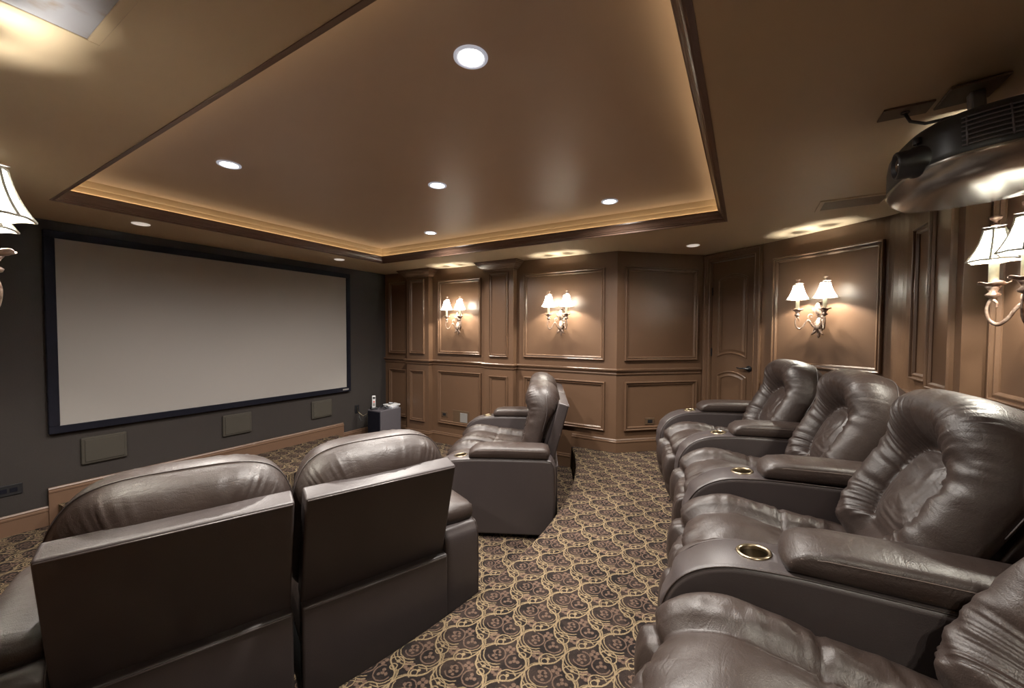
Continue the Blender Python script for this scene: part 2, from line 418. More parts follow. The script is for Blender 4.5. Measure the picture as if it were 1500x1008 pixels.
# ------------------------------------------------------------------ wall mouldings
class Basis:
    def __init__(s, p, q):
        s.p = Vector(p); e = Vector(q)-s.p; s.L = e.length; s.e = e/s.L; s.n = Vector((s.e.y, -s.e.x))
    def pt(s, a, z, d=0): v = s.p + s.e*a + s.n*d; return (v.x, v.y, z)
PROF = [(0, 0), (0, 0.020), (0.005, 0.030), (0.012, 0.031), (0.016, 0.027), (0.018, 0.014), (0.027, 0.012), (0.030, 0.019), (0.036, 0.018), (0.046, 0.006), (0.046, 0)]
def poly_frame(B, poly, prof, name, mat, parent):   # poly: list of (a,z), closed, ccw; mitred inset
    P = [Vector(p) for p in poly]; n = len(P); area = sum(P[i].x*P[(i+1) % n].y-P[(i+1) % n].x*P[i].y for i in range(n))
    sg = 1 if area > 0 else -1; vs, fs = [], []
    for ins, d in prof:
        for i in range(n):
            e1 = (P[i]-P[i-1]).normalized(); e2 = (P[(i+1) % n]-P[i]).normalized()
            n1 = Vector((-e1.y, e1.x))*sg; n2 = Vector((-e2.y, e2.x))*sg
            m = (n1+n2).normalized(); q = P[i]+m*(ins/max(0.4, m.dot(n1))); vs.append(B.pt(q.x, q.y, d))
    K = len(prof)
    for k in range(K-1):
        for i in range(n): i2 = (i+1) % n; fs.append((k*n+i, k*n+i2, (k+1)*n+i2, (k+1)*n+i))
    return mesh(name, vs, fs, mat, parent)
def panel(B, a0, a1, z0, z1, parent, mat='paint', sc=1.0, d0=0.0):
    pr = [(i*sc, d*sc+d0 if d else d0-0.002) for i, d in PROF]
    return poly_frame(B, [(a0, z0), (a1, z0), (a1, z1), (a0, z1)], pr, 'panel_molding', mat, parent)

UZ0, UZ1, LZ1, LZ0, PZ0 = 1.285, 2.325, 1.045, 0.29, 0.49
BR = Basis((XR, YF), ANG0)
ya = lambda y: YF-y
PD = 0.085
pil_y = [(4.35, 3.915), (2.94, 2.505)]
panel(BR, ya(4.80), ya(4.42), UZ0-0.02, UZ1+0.04, wall_right); panel(BR, ya(4.80), ya(4.42), LZ0, LZ1-0.02, wall_right)
panel(BR, ya(3.80), ya(3.05), UZ0, UZ1, wall_right); panel(BR, ya(3.80), ya(3.045), LZ0, LZ1, wall_right)
panel(BR, ya(2.40), ya(1.36), UZ0, UZ1, wall_right); panel(BR, ya(2.39), ya(1.35), PZ0, LZ1, wall_right)
def pilaster(B, a0, a1, zbase, parent, lower0, mold=True):
    w = a1-a0; o = Basis(B.pt(a0, 0)[:2], B.pt(a1, 0)[:2])
    vs, fs = [], []
    for a in (0, w):
        for d in (-0.01, PD):
            for z in (zbase, 2.50): vs.append(o.pt(a, z, d))
    fs = [(0, 1, 3, 2), (4, 6, 7, 5), (0, 4, 5, 1), (2, 3, 7, 6), (0, 2, 6, 4), (1, 5, 7, 3)]
    pl = mesh('pilaster', vs, fs, 'paint', parent)
    panel(o, 0.075, w-0.075, UZ0-0.005, UZ1+0.03, pl, d0=PD, sc=0.85)
    panel(o, 0.075, w-0.075, lower0, LZ1-0.01, pl, d0=PD, sc=0.85)
    # flared capital
    path = [o.pt(0, 0, 0)[:2], o.pt(0, 0, PD)[:2], o.pt(w, 0, PD)[:2], o.pt(w, 0, 0)[:2]]
    pr = [(0, 2.385), (0.014, 2.385), (0.016, 2.402), (0.026, 2.406), (0.034, 2.418), (0.052, 2.432), (0.072, 2.452), (0.078, 2.464), (0.088, 2.466), (0.092, 2.480), (0.100, 2.482), (0.102, 2.4965), (0, 2.4965)]
    if mold: sweep('capital', path[::-1] if False else path, pr, 'paint', pl)
    return pl
for a, b in pil_y: pilaster(BR, ya(a), ya(b), 0.0, wall_right, LZ0)
BA = Basis(ANG0, ANG1)
panel(BA, 0.09, BA.L-0.10, UZ0, UZ1, wall_angle); panel(BA, 0.095, BA.L-0.10, PZ0+0.01, LZ1+0.005, wall_angle)
BQ = Basis(DR1, corner[0])
panel(BQ, 0.115, 1.005, UZ0, UZ1, wall_rear); panel(BQ, 0.115, 1.005, PZ0, LZ1, wall_rear)
BB = Basis((3.80, YB), (0.60, YB))
xb = lambda x: 3.80-x
panel(BB, xb(3.83)+0.035, xb(3.50), UZ0, UZ1, wall_back)
panel(BB, xb(2.75), xb(1.85), UZ0, UZ1, wall_back)
panel(BB, xb(2.75), xb(1.85), PZ0, LZ1, wall_back)
pilaster(BB, xb(3.30), xb(2.845), ZP-0.01, wall_back, PZ0, mold=False)
pilaster(BB, xb(1.755), xb(1.30), ZP-0.01, wall_back, PZ0, mold=False)
BL = Basis(mir(ANG0), (2*MX-XR, YF))
panel(BL, 0.13, 1.17, UZ0, UZ1, wall_left); panel(BL, 0.13, 1.17, PZ0, LZ1, wall_left)
panel(BL, 1.82, 2.57, UZ0, UZ1, wall_left)

# chair rail and baseboards
RAIL = [(-0.002, 1.128), (0.010, 1.128), (0.014, 1.138), (0.012, 1.148), (0.016, 1.160), (0.026, 1.172), (0.034, 1.176), (0.036, 1.190), (0.030, 1.196), (-0.002, 1.196)]
path_r = [(XR, YF)]
for a, b in pil_y: path_r += [(XR, a), (XR-PD, a), (XR-PD, b), (XR, b)]
full = path_r + [ANG0, (ANG1[0]-0.055*BA.e.x, ANG1[1]-0.055*BA.e.y)]
struct(sweep('trim_2', full, RAIL, 'paint'))
back_path = [BQ.pt(0.075, 0)[:2]] + corner + [(3.30, YB), (3.30, YB+PD), (2.845, YB+PD), (2.845, YB), (1.755, YB), (1.755, YB+PD), (1.30, YB+PD), (1.30, YB), (0.60, YB)]
struct(sweep('trim_3', back_path, RAIL, 'paint'))
struct(sweep('trim_4', [mir(ANG1), mir(ANG0), (2*MX-XR, YF)], RAIL, 'paint'))
def basep(z, h=0.15): return [(-0.002, z-0.01), (0.016, z-0.01), (0.016, z+h-0.045), (0.020, z+h-0.040), (0.020, z+h-0.028), (0.012, z+h-0.022), (0.014, z+h-0.012), (0.008, z+h), (-0.002, z+h)]
low = [(XR, YF)]
for a, b in pil_y: low += [(XR, a), (XR-PD, a), (XR-PD, b), (XR, b)]
struct(sweep('baseboard_right', low + [(XR, 1.76)], basep(0.0, 0.16), 'paint'))
struct(sweep('baseboard_right_platform', [(XR, 1.74), ANG0, (ANG1[0]-0.055*BA.e.x, ANG1[1]-0.055*BA.e.y)], basep(ZP, 0.15), 'paint'))
struct(sweep('baseboard_back', back_path, basep(ZP, 0.15), 'paint'))
struct(sweep('baseboard_left', [mir(ANG0), (2*MX-XR, YF)], basep(0.0, 0.16), 'paint'))
# screen wall: low baseboard both sides of the stage, raised one above it
struct(sweep('baseboard_front', [(0.05, YF), (0.81, YF)], basep(0, 0.16), 'riserwood'))
struct(sweep('baseboard_front_corner', [(3.56, YF), (XR, YF)], basep(0, 0.16), 'riserwood'))
struct(sweep('baseboard_front_stage', [(0.81, YF), (3.56, YF)], [(n if n < 0 else n+0.012, z) for n, z in basep(0.0, 0.306)], 'riserwood'))
# low carpeted stage under the screen
def stage():
    front = [(0.86 + (3.44-0.86)*s, YF-0.03-0.95*(1-abs(2*s-1)**5)**0.2) for s in np.linspace(0, 1, 41)]
    ring = front + [(3.44, YF-0.025), (0.86, YF-0.025)]; n = len(ring)
    root = thing('stage_platform', 'low carpeted stage on the floor under the projection screen', 'stage', (0, 0, 0))
    vs = [(x, y, z) for z in (0.0, 0.135) for x, y in ring]
    fs = [(i, (i+1) % n, n+(i+1) % n, n+i) for i in range(n)] + [tuple(range(n))[::-1], tuple(n+i for i in range(n))]
    mesh('fascia', vs, fs, 'carpet', root)
    vs = [(x, y, z) for z in (0.1355, 0.160) for x, y in ring]
    mesh('carpet_top', vs, fs, 'carpet', root); return root
stage()

# ------------------------------------------------------------------ door in the angled wall
def make_door():
    B = Basis(ANG1, DR1); L = B.L; zt = 2.395
    def slab(a0, a1, z0, z1, d0, d1):
        bm = bmesh.new(); vs = []
        vv = [bm.verts.new(B.pt(a, z, d)) for a in (a0, a1) for d in (d0, d1) for z in (z0, z1)]
        for f in ((0, 1, 3, 2), (4, 6, 7, 5), (0, 4, 5, 1), (2, 3, 7, 6), (0, 2, 6, 4), (1, 5, 7, 3)): bm.faces.new([vv[i] for i in f])
        return bm
    c = 0.085
    bm = slab(-0.03, c, ZP-0.02, 2.51, -0.08, 0)
    o = from_bm('wall_door', bm, 'paint'); struct(o)
    o2 = from_bm('header', slab(c, L-c, zt, 2.51, -0.08, 0), 'paint', o)
    o3 = from_bm('jamb_wall', slab(L-c, L+0.02, ZP-0.02, 2.51, -0.08, 0), 'paint', o)
    # casing with stepped profile on three sides
    prof = [(0.0, 0.0), (0.0, 0.032), (0.012, 0.034), (0.020, 0.026), (0.040, 0.024), (0.046, 0.014), (0.062, 0.014), (0.068, 0.022), (0.076, 0.018), (0.080, 0.0)]
    vs, fs = [], []; K = len(prof)
    for ins, d in prof:
        vs += [B.pt(ins+0.004, ZP, d), B.pt(ins+0.004, 2.490-ins*1.15, d), B.pt(L-0.004-ins, 2.490-ins*1.15, d), B.pt(L-0.004-ins, ZP, d)]
    for k in range(K-1):
        for i in range(3): fs.append((k*4+i, k*4+i+1, (k+1)*4+i+1, (k+1)*4+i))
    mesh('casing', vs, fs, 'paint', o)
    a0, a1 = c, L-c
    d = struct(from_bm('door_1', slab(a0+0.004, a1-0.004, ZP+0.012, zt-0.004, -0.055, -0.018), 'door'))
    w = a1-a0; m = 0.075
    def arched(z0, z1, top, bot):
        pts = []; x0, x1 = a0+m, a1-m; N = 9
        for k in range(N): s = k/(N-1); pts.append((x0+(x1-x0)*s, z0+bot*(1-(2*s-1)**2)))
        for k in range(N): s = 1-k/(N-1); pts.append((x0+(x1-x0)*s, z1-top*((2*s-1)**2)))
        return pts
    BD = Basis(B.pt(0, 0, -0.018)[:2], B.pt(L, 0, -0.018)[:2])
    pr = [(0, -0.001), (0, 0.008), (0.008, 0.012), (0.018, 0.008), (0.026, -0.006), (0.028, -0.001)]
    pr = [(0, -0.001), (0.002, 0.007), (0.010, 0.011), (0.018, 0.006), (0.022, 0.001), (0.032, 0.001), (0.052, 0.008), (0.056, 0.008)]
    def pan(z0, z1, top, bot):
        f = poly_frame(BD, arched(z0, z1, top, bot), pr, 'door_panel_molding', 'door', d)
    pan(1.325, 2.245, 0.055, 0.045); pan(0.42, 1.185, 0.055, 0.0)
    # lever handle
    hz, ha = 1.225, a1-0.05
    def loc(a, z, dd): return Vector(B.pt(a, z, dd))
    nrm = Vector((B.n.x, B.n.y, 0))
    rot = nrm.to_track_quat('Z', 'Y').to_matrix().to_4x4()
    hd = lathe('handle', [(0.0, 0.0), (0.030, 0.0), (0.032, 0.005), (0.026, 0.012), (0.012, 0.016), (0.011, 0.045), (0.0, 0.048)], 'black', d, 20, Matrix.Translation(loc(ha, hz, -0.018)) @ rot)
    tube('lever', [loc(ha, hz, 0.022), loc(ha-0.03, hz+0.004, 0.026), loc(ha-0.07, hz-0.002, 0.026), loc(ha-0.11, hz+0.003, 0.022)], [0.010, 0.009, 0.0075, 0.006], 'black', hd, 10)
    from_bm('latch_plate', slab(a1-0.008, a1-0.002, hz-0.03, hz+0.03, -0.03, -0.012), 'black', d)
    for z in (0.55, 1.38, 2.07): from_bm('hinge', slab(a0+0.000, a0+0.012, z-0.045, z+0.045, -0.03, -0.006), 'black', d)
make_door()

# ------------------------------------------------------------------ recessed lights
def can_light(x, y, z, lit, label, group):
    t = thing('recessed_light', label, 'ceiling light', (x, y, z), 0, group)
    R = 0.067 if lit else 0.060
    lathe('trim_ring', [(R, 0.0), (R, -0.004), (R-0.006, -0.007), (R-0.017, -0.005), (R-0.018, 0.0)], 'trimring' if lit else 'lensoff', t, 32)
    lathe('lens', [(R-0.018, -0.0015), (0.03, -0.002), (0.0001, -0.002)], 'lens' if lit else 'lensoff', t, 32)
    if lit:
        L = bpy.data.lights.new('can_lamp', 'SPOT'); L.energy = CAN_W; L.color = (1.0, 0.94, 0.87); L.spot_size = radians(162); L.spot_blend = 1.0; L.shadow_soft_size = 0.06
        o = bpy.data.objects.new('can_lamp', L); COL.objects.link(o); o.parent = t; o.location = (0, 0, -0.02)
lit_xy = [(1.27, 0.945, 'over the loveseat seen from behind'), (1.285, 2.89, 'nearest the left end of the screen'), (2.235, 1.965, 'in the middle of the tray'), (3.215, 0.98, 'at the tray corner by the door'), (3.26, 2.965, 'at the tray corner nearest the subwoofer')]
for x, y, s in lit_xy: can_light(x, y, ZT, True, 'lit round recessed light in the ceiling tray, ' + s, 'lit recessed lights in the tray')
for x, y, s in [(1.281, 4.385, 'above the left part of the screen'), (3.153, 4.375, 'above the right end of the screen'), (4.45, 0.48, 'near the door')]:
    can_light(x, y, ZS, False, 'round recessed light with an added faint glow in the soffit ' + s, 'recessed lights with added faint glow in the soffit')

# ------------------------------------------------------------------ screen and screen wall fittings
def make_screen():
    t = thing('projection_screen', 'large fixed projection screen in a black velvet frame on the charcoal wall', 'screen', (0, YF, 0))
    x0, x1, z0, z1 = 0.8816, 3.6104, 0.810, 2.352; w = 0.062
    box('surface', x0-0.01, x1+0.01, -0.030, -0.002, z0-0.01, z1+0.01, 'screen', t)
    for a in ((x0-w, x1+w, z1, z1+w), (x0-w, x1+w, z0-w, z0), (x0-w, x0, z0, z1), (x1, x1+w, z0, z1)):
        fr = box('frame_bar', a[0], a[1], -0.045, -0.001, a[2], a[3], 'velvet', t, 0.004, 1)
    box('badge', x1-0.075, x1+0.02, -0.048, -0.044, z0-0.040, z0-0.020, 'whiteplate', t, 0.002, 1)
make_screen()
for i, (xa, lb) in enumerate([(1.0, 'farthest from the subwoofer'), (2.065, 'in the middle of the three'), (3.09, 'closest to the subwoofer')]):
    t = thing('wall_speaker', 'grey rectangular in-wall speaker under the screen, ' + lb, 'speaker', (xa, YF, 0.44), 0, 'in-wall speakers under the screen')
    box('speaker_frame', 0, 0.295, -0.022, -0.001, 0, 0.235, 'grille', t, 0.012, 2)
    box('grille', 0.022, 0.273, -0.028, -0.018, 0.022, 0.213, 'grille', t, 0.003, 1)
def outlet(B, a, z, w, h, label, mat='bronzeplate'):
    t = thing('outlet', label, 'outlet', B.pt(a, z, 0), atan2(B.e.y, B.e.x))
    box('cover_plate', -w/2, w/2, -0.008, 0.0, -h/2, h/2, mat, t, 0.002, 1)
    box('socket', -w/4, w/4, -0.011, -0.005, -h/4, h/4, 'black', t, 0.001, 1)
    return t
BF = Basis((0, YF), (4.3, YF))
t = thing('cable_plate', 'long black cable plate low on the charcoal wall beside the stage', 'outlet', (0.56, YF, 0.355))
box('cover_plate', -0.12, 0.12, -0.008, -0.0, -0.042, 0.042, 'black', t, 0.003, 1)
for k in range(4): box('socket', -0.10+k*0.052, -0.062+k*0.052, -0.011, -0.005, -0.016, 0.016, 'velvet', t, 0.001, 1)
outlet(BF, 3.80, 0.46, 0.075, 0.115, 'black outlet on the charcoal wall beside the subwoofer', 'black')
outlet(BR, ya(3.69), 0.42, 0.115, 0.075, 'dark outlet in the lower wall panel beside the white square')
outlet(BA, 0.415, 0.595, 0.115, 0.075, 'dark outlet low on the angled wall panel')
t = thing('access_plate', 'olive wall plate with a white square in the lower panel', 'wall plate', BR.pt(ya(3.395), 0.41, 0), atan2(BR.e.y, BR.e.x))
box('cover_plate', -0.14, 0.14, -0.008, 0, -0.09, 0.09, 'bronzeplate', t, 0.003, 1)
box('white_square', -0.010, 0.115, -0.012, -0.006, -0.070, 0.062, 'whiteplate', t, 0.002, 1)

# ------------------------------------------------------------------ vents
def ceiling_vent(x0, x1, y0, y1, label, film):
    t = thing('ceiling_vent', label, 'vent', ((x0+x1)/2, (y0+y1)/2, ZS)); w, h = (x1-x0)/2, (y1-y0)/2
    f = 0.028
    for a in ((-w, w, h-f, h), (-w, w, -h, -h+f), (-w, -w+f, -h+f, h-f), (w-f, w, -h+f, h-f)):
        box('frame_bar', a[0], a[1], a[2], a[3], -0.008, 0.0, 'ceiling', t, 0.002, 1)
    if film: box('film', -w+f, w-f, -h+f, h-f, -0.004, 0.0, 'ventfilm', t)
    else:
        box('backing', -w+f, w-f, -h+f, h-f, -0.002, 0.0, 'grille', t)
        n = 9
        for k in range(n):
            x = -w+f+(2*w-2*f)*(k+0.5)/n
            box('slat', x-0.006, x+0.006, -h+f, h-f, -0.007, -0.002, 'ventslat', t)
ceiling_vent(0.16, 0.425, 1.20, 1.78, 'ceiling vent covered with pale film above the left wall sconce', True)
ceiling_vent(3.39, 3.66, -0.80, -0.42, 'slatted air vent in the soffit beyond the projector', False)

# ------------------------------------------------------------------ sconces
def spiral(c, r0, r1, a0, a1, n=16):
    return [(c[0]+(r0+(r1-r0)*k/(n-1))*cos(a0+(a1-a0)*k/(n-1)), c[1]+(r0+(r1-r0)*k/(n-1))*sin(a0+(a1-a0)*k/(n-1))) for k in range(n)]
def make_sconce():
    root = thing('wall_sconce', 'sconce', 'wall sconce', (0, 0, 0), 0, 'two-light wall sconces')
    # local: +x along the wall, -y out of the wall, z up
    prof = []
    bp = []
    for k in range(20):
        th = 2*pi*k/20; bp.append((0.036*cos(th), 0.085*sin(th)+0.115 + 0.012*sin(3*th)))
    vs, fs = [], []
    for s, d in ((1.0, 0.0), (1.0, -0.008), (0.86, -0.016), (0.6, -0.018), (0.001, -0.026)):
        for x, z in bp: vs.append((x*s, d, (z-0.115)*s+0.115))
    n = 20
    for k in range(4):
        for i in range(n): i2 = (i+1) % n; fs.append((k*n+i, k*n+i2, (k+1)*n+i2, (k+1)*n+i))
    mesh('back_plate', vs, fs, 'sconce', root, True)
    # acanthus leaves on the plate
    def leaf(base, tip, w, bow, nm='leaf'):
        b, tp = Vector(base), Vector(tip); ax = tp-b; side = ax.cross(Vector((0, -1, 0))).normalized(); vs, fs = [], []; N = 9
        for k in range(N):
            s = k/(N-1); ww = w*sin(pi*min(1, s*0.92+0.06))**0.8*(1+0.22*sin(s*22)); c = b+ax*s+Vector((0, -bow*sin(pi*s), 0))
            for q in (-1, -0.5, 0, 0.5, 1): vs.append(c+side*ww*q+Vector((0, -0.006*(1-q*q), 0)))
            for q in (1, -1): vs.append(c+side*ww*q+Vector((0, 0.004, 0)))
        m = 7
        for k in range(N-1):
            for i in range(m): i2 = (i+1) % m; fs.append((k*m+i, k*m+i2, (k+1)*m+i2, (k+1)*m+i))
        fs.append(tuple(range(m))); fs.append(tuple((N-1)*m+i for i in range(m)))
        mesh(nm, vs, fs, 'sconce', root, True)
    leaf((0, -0.02, 0.09), (0.0, -0.05, 0.235), 0.026, 0.02)
    leaf((0, -0.02, 0.13), (-0.052, -0.04, 0.185), 0.016, 0.015); leaf((0, -0.02, 0.13), (0.052, -0.04, 0.185), 0.016, 0.015)
    leaf((0, -0.02, 0.11), (0.0, -0.045, 0.012), 0.022, 0.03)
    for s in (-1, 1): leaf((0, -0.03, 0.035), (s*0.050, -0.05, 0.000), 0.010, 0.010)
    lathe('drop_finial', [(0.0001, -0.022), (0.008, -0.016), (0.014, -0.004), (0.009, 0.008), (0.013, 0.016), (0.006, 0.026), (0.0001, 0.028)], 'sconce', root, 12, Matrix.Translation((0, -0.035, 0.0)))
    hp = [(-0.030, 0.150), (-0.046, 0.180), (-0.044, 0.212), (-0.022, 0.236), (0.0, 0.243), (0.022, 0.236), (0.044, 0.212), (0.046, 0.180), (0.030, 0.150)]
    tube('hoop', [(x, -0.014, z) for x, z in hp], 0.005, 'sconce', root, 8)
    for s in (-1, 1):
        X, Y = s*0.112, -0.140
        # scrolled arm in the vertical plane from the plate to the cup
        d = Vector((X, Y+0.015, 0)); D = d.length; d.normalize(); o = Vector((0, -0.015, 0))
        def P(u, z): v = o+d*u; return (v.x, v.y, z)
        pl = []
        c1 = (D-0.006, 0.090)
        inner = spiral((D-0.020, 0.080), 0.010, 0.036, radians(200), radians(-100), 14)
        inner = [(u, z) for u, z in inner]
        S = [(D*0.20, 0.075)]
        path = spiral((D*0.22, 0.112), 0.008, 0.030, radians(-40), radians(-330)+radians(0), 14)
        arm = [(0.0, 0.055), (D*0.12, 0.040), (D*0.30, 0.052), (D*0.48, 0.085), (D*0.60, 0.082), (D*0.74, 0.052), (D*0.90, 0.036), (D*1.05, 0.050), (D*1.10, 0.082), (D*1.03, 0.106), (D*0.94, 0.098), (D*0.93, 0.084)]
        # smooth the arm with Catmull-Rom
        sm = []
        for i in range(len(arm)-1):
            q = [arm[max(i-1, 0)], arm[i], arm[i+1], arm[min(i+2, len(arm)-1)]]
            for k in range(5):
                tt = k/5; f = lambda j: 0.5*((2*q[1][j])+(-q[0][j]+q[2][j])*tt+(2*q[0][j]-5*q[1][j]+4*q[2][j]-q[3][j])*tt*tt+(-q[0][j]+3*q[1][j]-3*q[2][j]+q[3][j])*tt**3)
                sm.append((f(0), f(1)))
        sm.append(arm[-1]); n = len(sm)
        a = tube('arm', [P(u, z) for u, z in sm], [0.0075-0.003*i/n for i in range(n)], 'sconce', root, 8)
        cu = spiral((D*0.40, 0.112), 0.004, 0.026, radians(300), radians(-60), 16)
        tube('curl', [P(u, z) for u, z in cu], [0.0035+0.0015*i/16 for i in range(16)], 'sconce', a, 7)
        cu = spiral((D*0.22, 0.020), 0.004, 0.024, radians(-120), radians(220), 16)
        tube('curl', [P(u, z) for u, z in cu], [0.003+0.0015*i/16 for i in range(16)], 'sconce', a, 7)
        T = Matrix.Translation((X, Y, 0))
        lathe('cup', [(0.006, 0.104), (0.009, 0.112), (0.020, 0.118), (0.023, 0.126), (0.012, 0.136), (0.016, 0.148), (0.024, 0.160), (0.0, 0.162)], 'sconce', root, 16, T)
        # petal drip pan
        vs, fs = [], []; N = 36
        for r, z in ((0.012, 0.158), (0.030, 0.164), (0.044, 0.172), (0.044, 0.175), (0.028, 0.168), (0.012, 0.163)):
            for k in range(N):
                th = 2*pi*k/N; rr = r*(1+(0.16*abs(cos(2.5*th))-0.08)*(r > 0.02)); vs.append((X+rr*cos(th), Y+rr*sin(th), z+(0.004*cos(5*th) if r > 0.04 else 0)))
        for i in range(5):
            for k in range(N): k2 = (k+1) % N; fs.append((i*N+k, i*N+k2, (i+1)*N+k2, (i+1)*N+k))
        mesh('drip_pan', vs, fs, 'sconce', root, True)
        lathe('candle_sleeve', [(0.0, 0.162), (0.0145, 0.162), (0.0145, 0.262), (0.013, 0.268), (0.0, 0.268)], 'candle', root, 16, T)
        bu = lathe('bulb', [(0.004, 0.268), (0.008, 0.273), (0.009, 0.279), (0.006, 0.286), (0.0005, 0.292)], 'bulb', root, 12, T)
        # flared hexagonal bell shade
        HB, HT = 0.262, 0.390; seg = 6; rows = 9; vs, fs = [], []
        def rad(s): return 0.036+(0.088-0.036)*(0.45*s+0.55*s**2.4)
        def hexpt(s, th): r = rad(s); return r
        ang = [radians(30)+2*pi*k/seg for k in range(seg)]
        for i in range(rows):
            s = i/(rows-1); z = HT+(HB-HT)*s; r = rad(s)
            for k in range(seg):
                th = ang[k]; th2 = ang[(k+1) % seg]
                for m in range(4):
                    f = m/4; x = r*((1-f)*cos(th)+f*cos(th2)); y = r*((1-f)*sin(th)+f*sin(th2)); vs.append((X+x, Y+y*0.92, z + (0.004*sin(pi*f) if i == rows-1 else 0)))
        n = seg*4
        for i in range(rows-1):
            for k in range(n): k2 = (k+1) % n; fs.append((i*n+k, i*n+k2, (i+1)*n+k2, (i+1)*n+k))
        sh = mesh('shade', vs, fs, 'shade', root, False)
        parts = []
        for k in range(seg): parts.append(tube_geo([Vector(vs[i*n+k*4])+Vector((0, 0, 0)) for i in range(rows)], 0.0040, 5))
        for i in (0, rows-1):
            ringp = [vs[i*n+k] for k in range(n)]; ringp.append(ringp[0]); parts.append(tube_geo(ringp, 0.0038, 5))
        V, Fc = merge(parts); mesh('shade_braid', V, Fc, 'shadetrim', sh, True)
        # top cap, harp and finial
        fin = lathe('finial', [(0.0001, 0.404), (0.012, 0.405), (0.014, 0.410), (0.006, 0.414), (0.005, 0.424), (0.016, 0.434), (0.019, 0.444), (0.010, 0.440), (0.0001, 0.438)], 'sconce', root, 14, T)
        sp = []
        for k in range(3): th = ang[2*k]; sp.append(tube_geo([(X, Y, 0.405), (X+0.042*cos(th), Y+0.038*sin(th), 0.402)], 0.0016, 5))
        sp.append(tube_geo([(X, Y, 0.375), (X, Y, 0.405)], 0.0016, 5))
        V, Fc = merge(sp); mesh('spider', V, Fc, 'steel', fin)
        L = bpy.data.lights.new('sconce_lamp', 'POINT'); L.energy = SCONCE_W; L.color = LAMP_COL; L.shadow_soft_size = 0.014
        lo = bpy.data.objects.new('sconce_lamp', L); COL.objects.link(lo); lo.parent = root; lo.location = (X, Y, 0.312)
    for ch in root.children:                      # stretch everything below the cups downwards
        if ch.type != 'MESH': continue
        for o in [ch] + list(ch.children):
            if o.name.split('.')[0] in ('back_plate', 'leaf', 'drop_finial', 'arm', 'curl'):
                for v in o.data.vertices:
                    if v.co.z < 0.11: v.co.z = 0.11-(0.11-v.co.z)*1.45
    return root
sc0 = make_sconce()
SZ = 1.637
def place_sconce(o, B, a, label):
    p = B.pt(a, SZ, 0.001); o.location = p; o.rotation_euler = (0, 0, atan2(B.e.y, B.e.x)); o['label'] = label
place_sconce(sc0, BR, ya(1.88), 'two-light bronze wall sconce in the wide panel beside the angled wall')
for B, a, lb in ((BR, ya(3.42), 'two-light bronze wall sconce in the panel between the two pilasters'),
                 (BQ, 0.56, 'two-light bronze wall sconce in the panel right of the door'),
                 (BB, xb(2.30), 'two-light bronze wall sconce on the back wall under the projector'),
                 (BL, 0.60, 'two-light bronze wall sconce on the left wall below the film-covered vent'),
                 (BL, 2.195, 'added unseen two-light bronze fill sconce on the left wall nearest the screen'),  # assumed mirror of the right wall, added out of view as fill light
                 (Basis(mc[-1], mir(DR1)), 0.50, 'added unseen two-light bronze fill sconce on the left rear wall behind the row')):  # also added out of view, fill from the camera side
    c = copy_tree(sc0); place_sconce(c, B, a, lb)

# ------------------------------------------------------------------ seating
def rng(seed): return np.random.default_rng(seed)
def wavy(th, seed, fmin, fmax, n=7):
    r = rng(seed); o = 0
    for _ in range(n): o = o + sin_np(th*r.integers(fmin, fmax)+r.uniform(0, 6.28))*r.uniform(0.4, 1)
    return o/n*1.6
sin_np = np.sin
def smooth01(x, a, b): t = np.clip((x-a)/(b-a), 0, 1); return t*t*(3-2*t)
def grid_faces(nr, nc, wrap=True):
    f = []
    for i in range(nr-1):
        for k in range(nc if wrap else nc-1): k2 = (k+1) % nc; f.append((i*nc+k, i*nc+k2, (i+1)*nc+k2, (i+1)*nc+k))
    return f

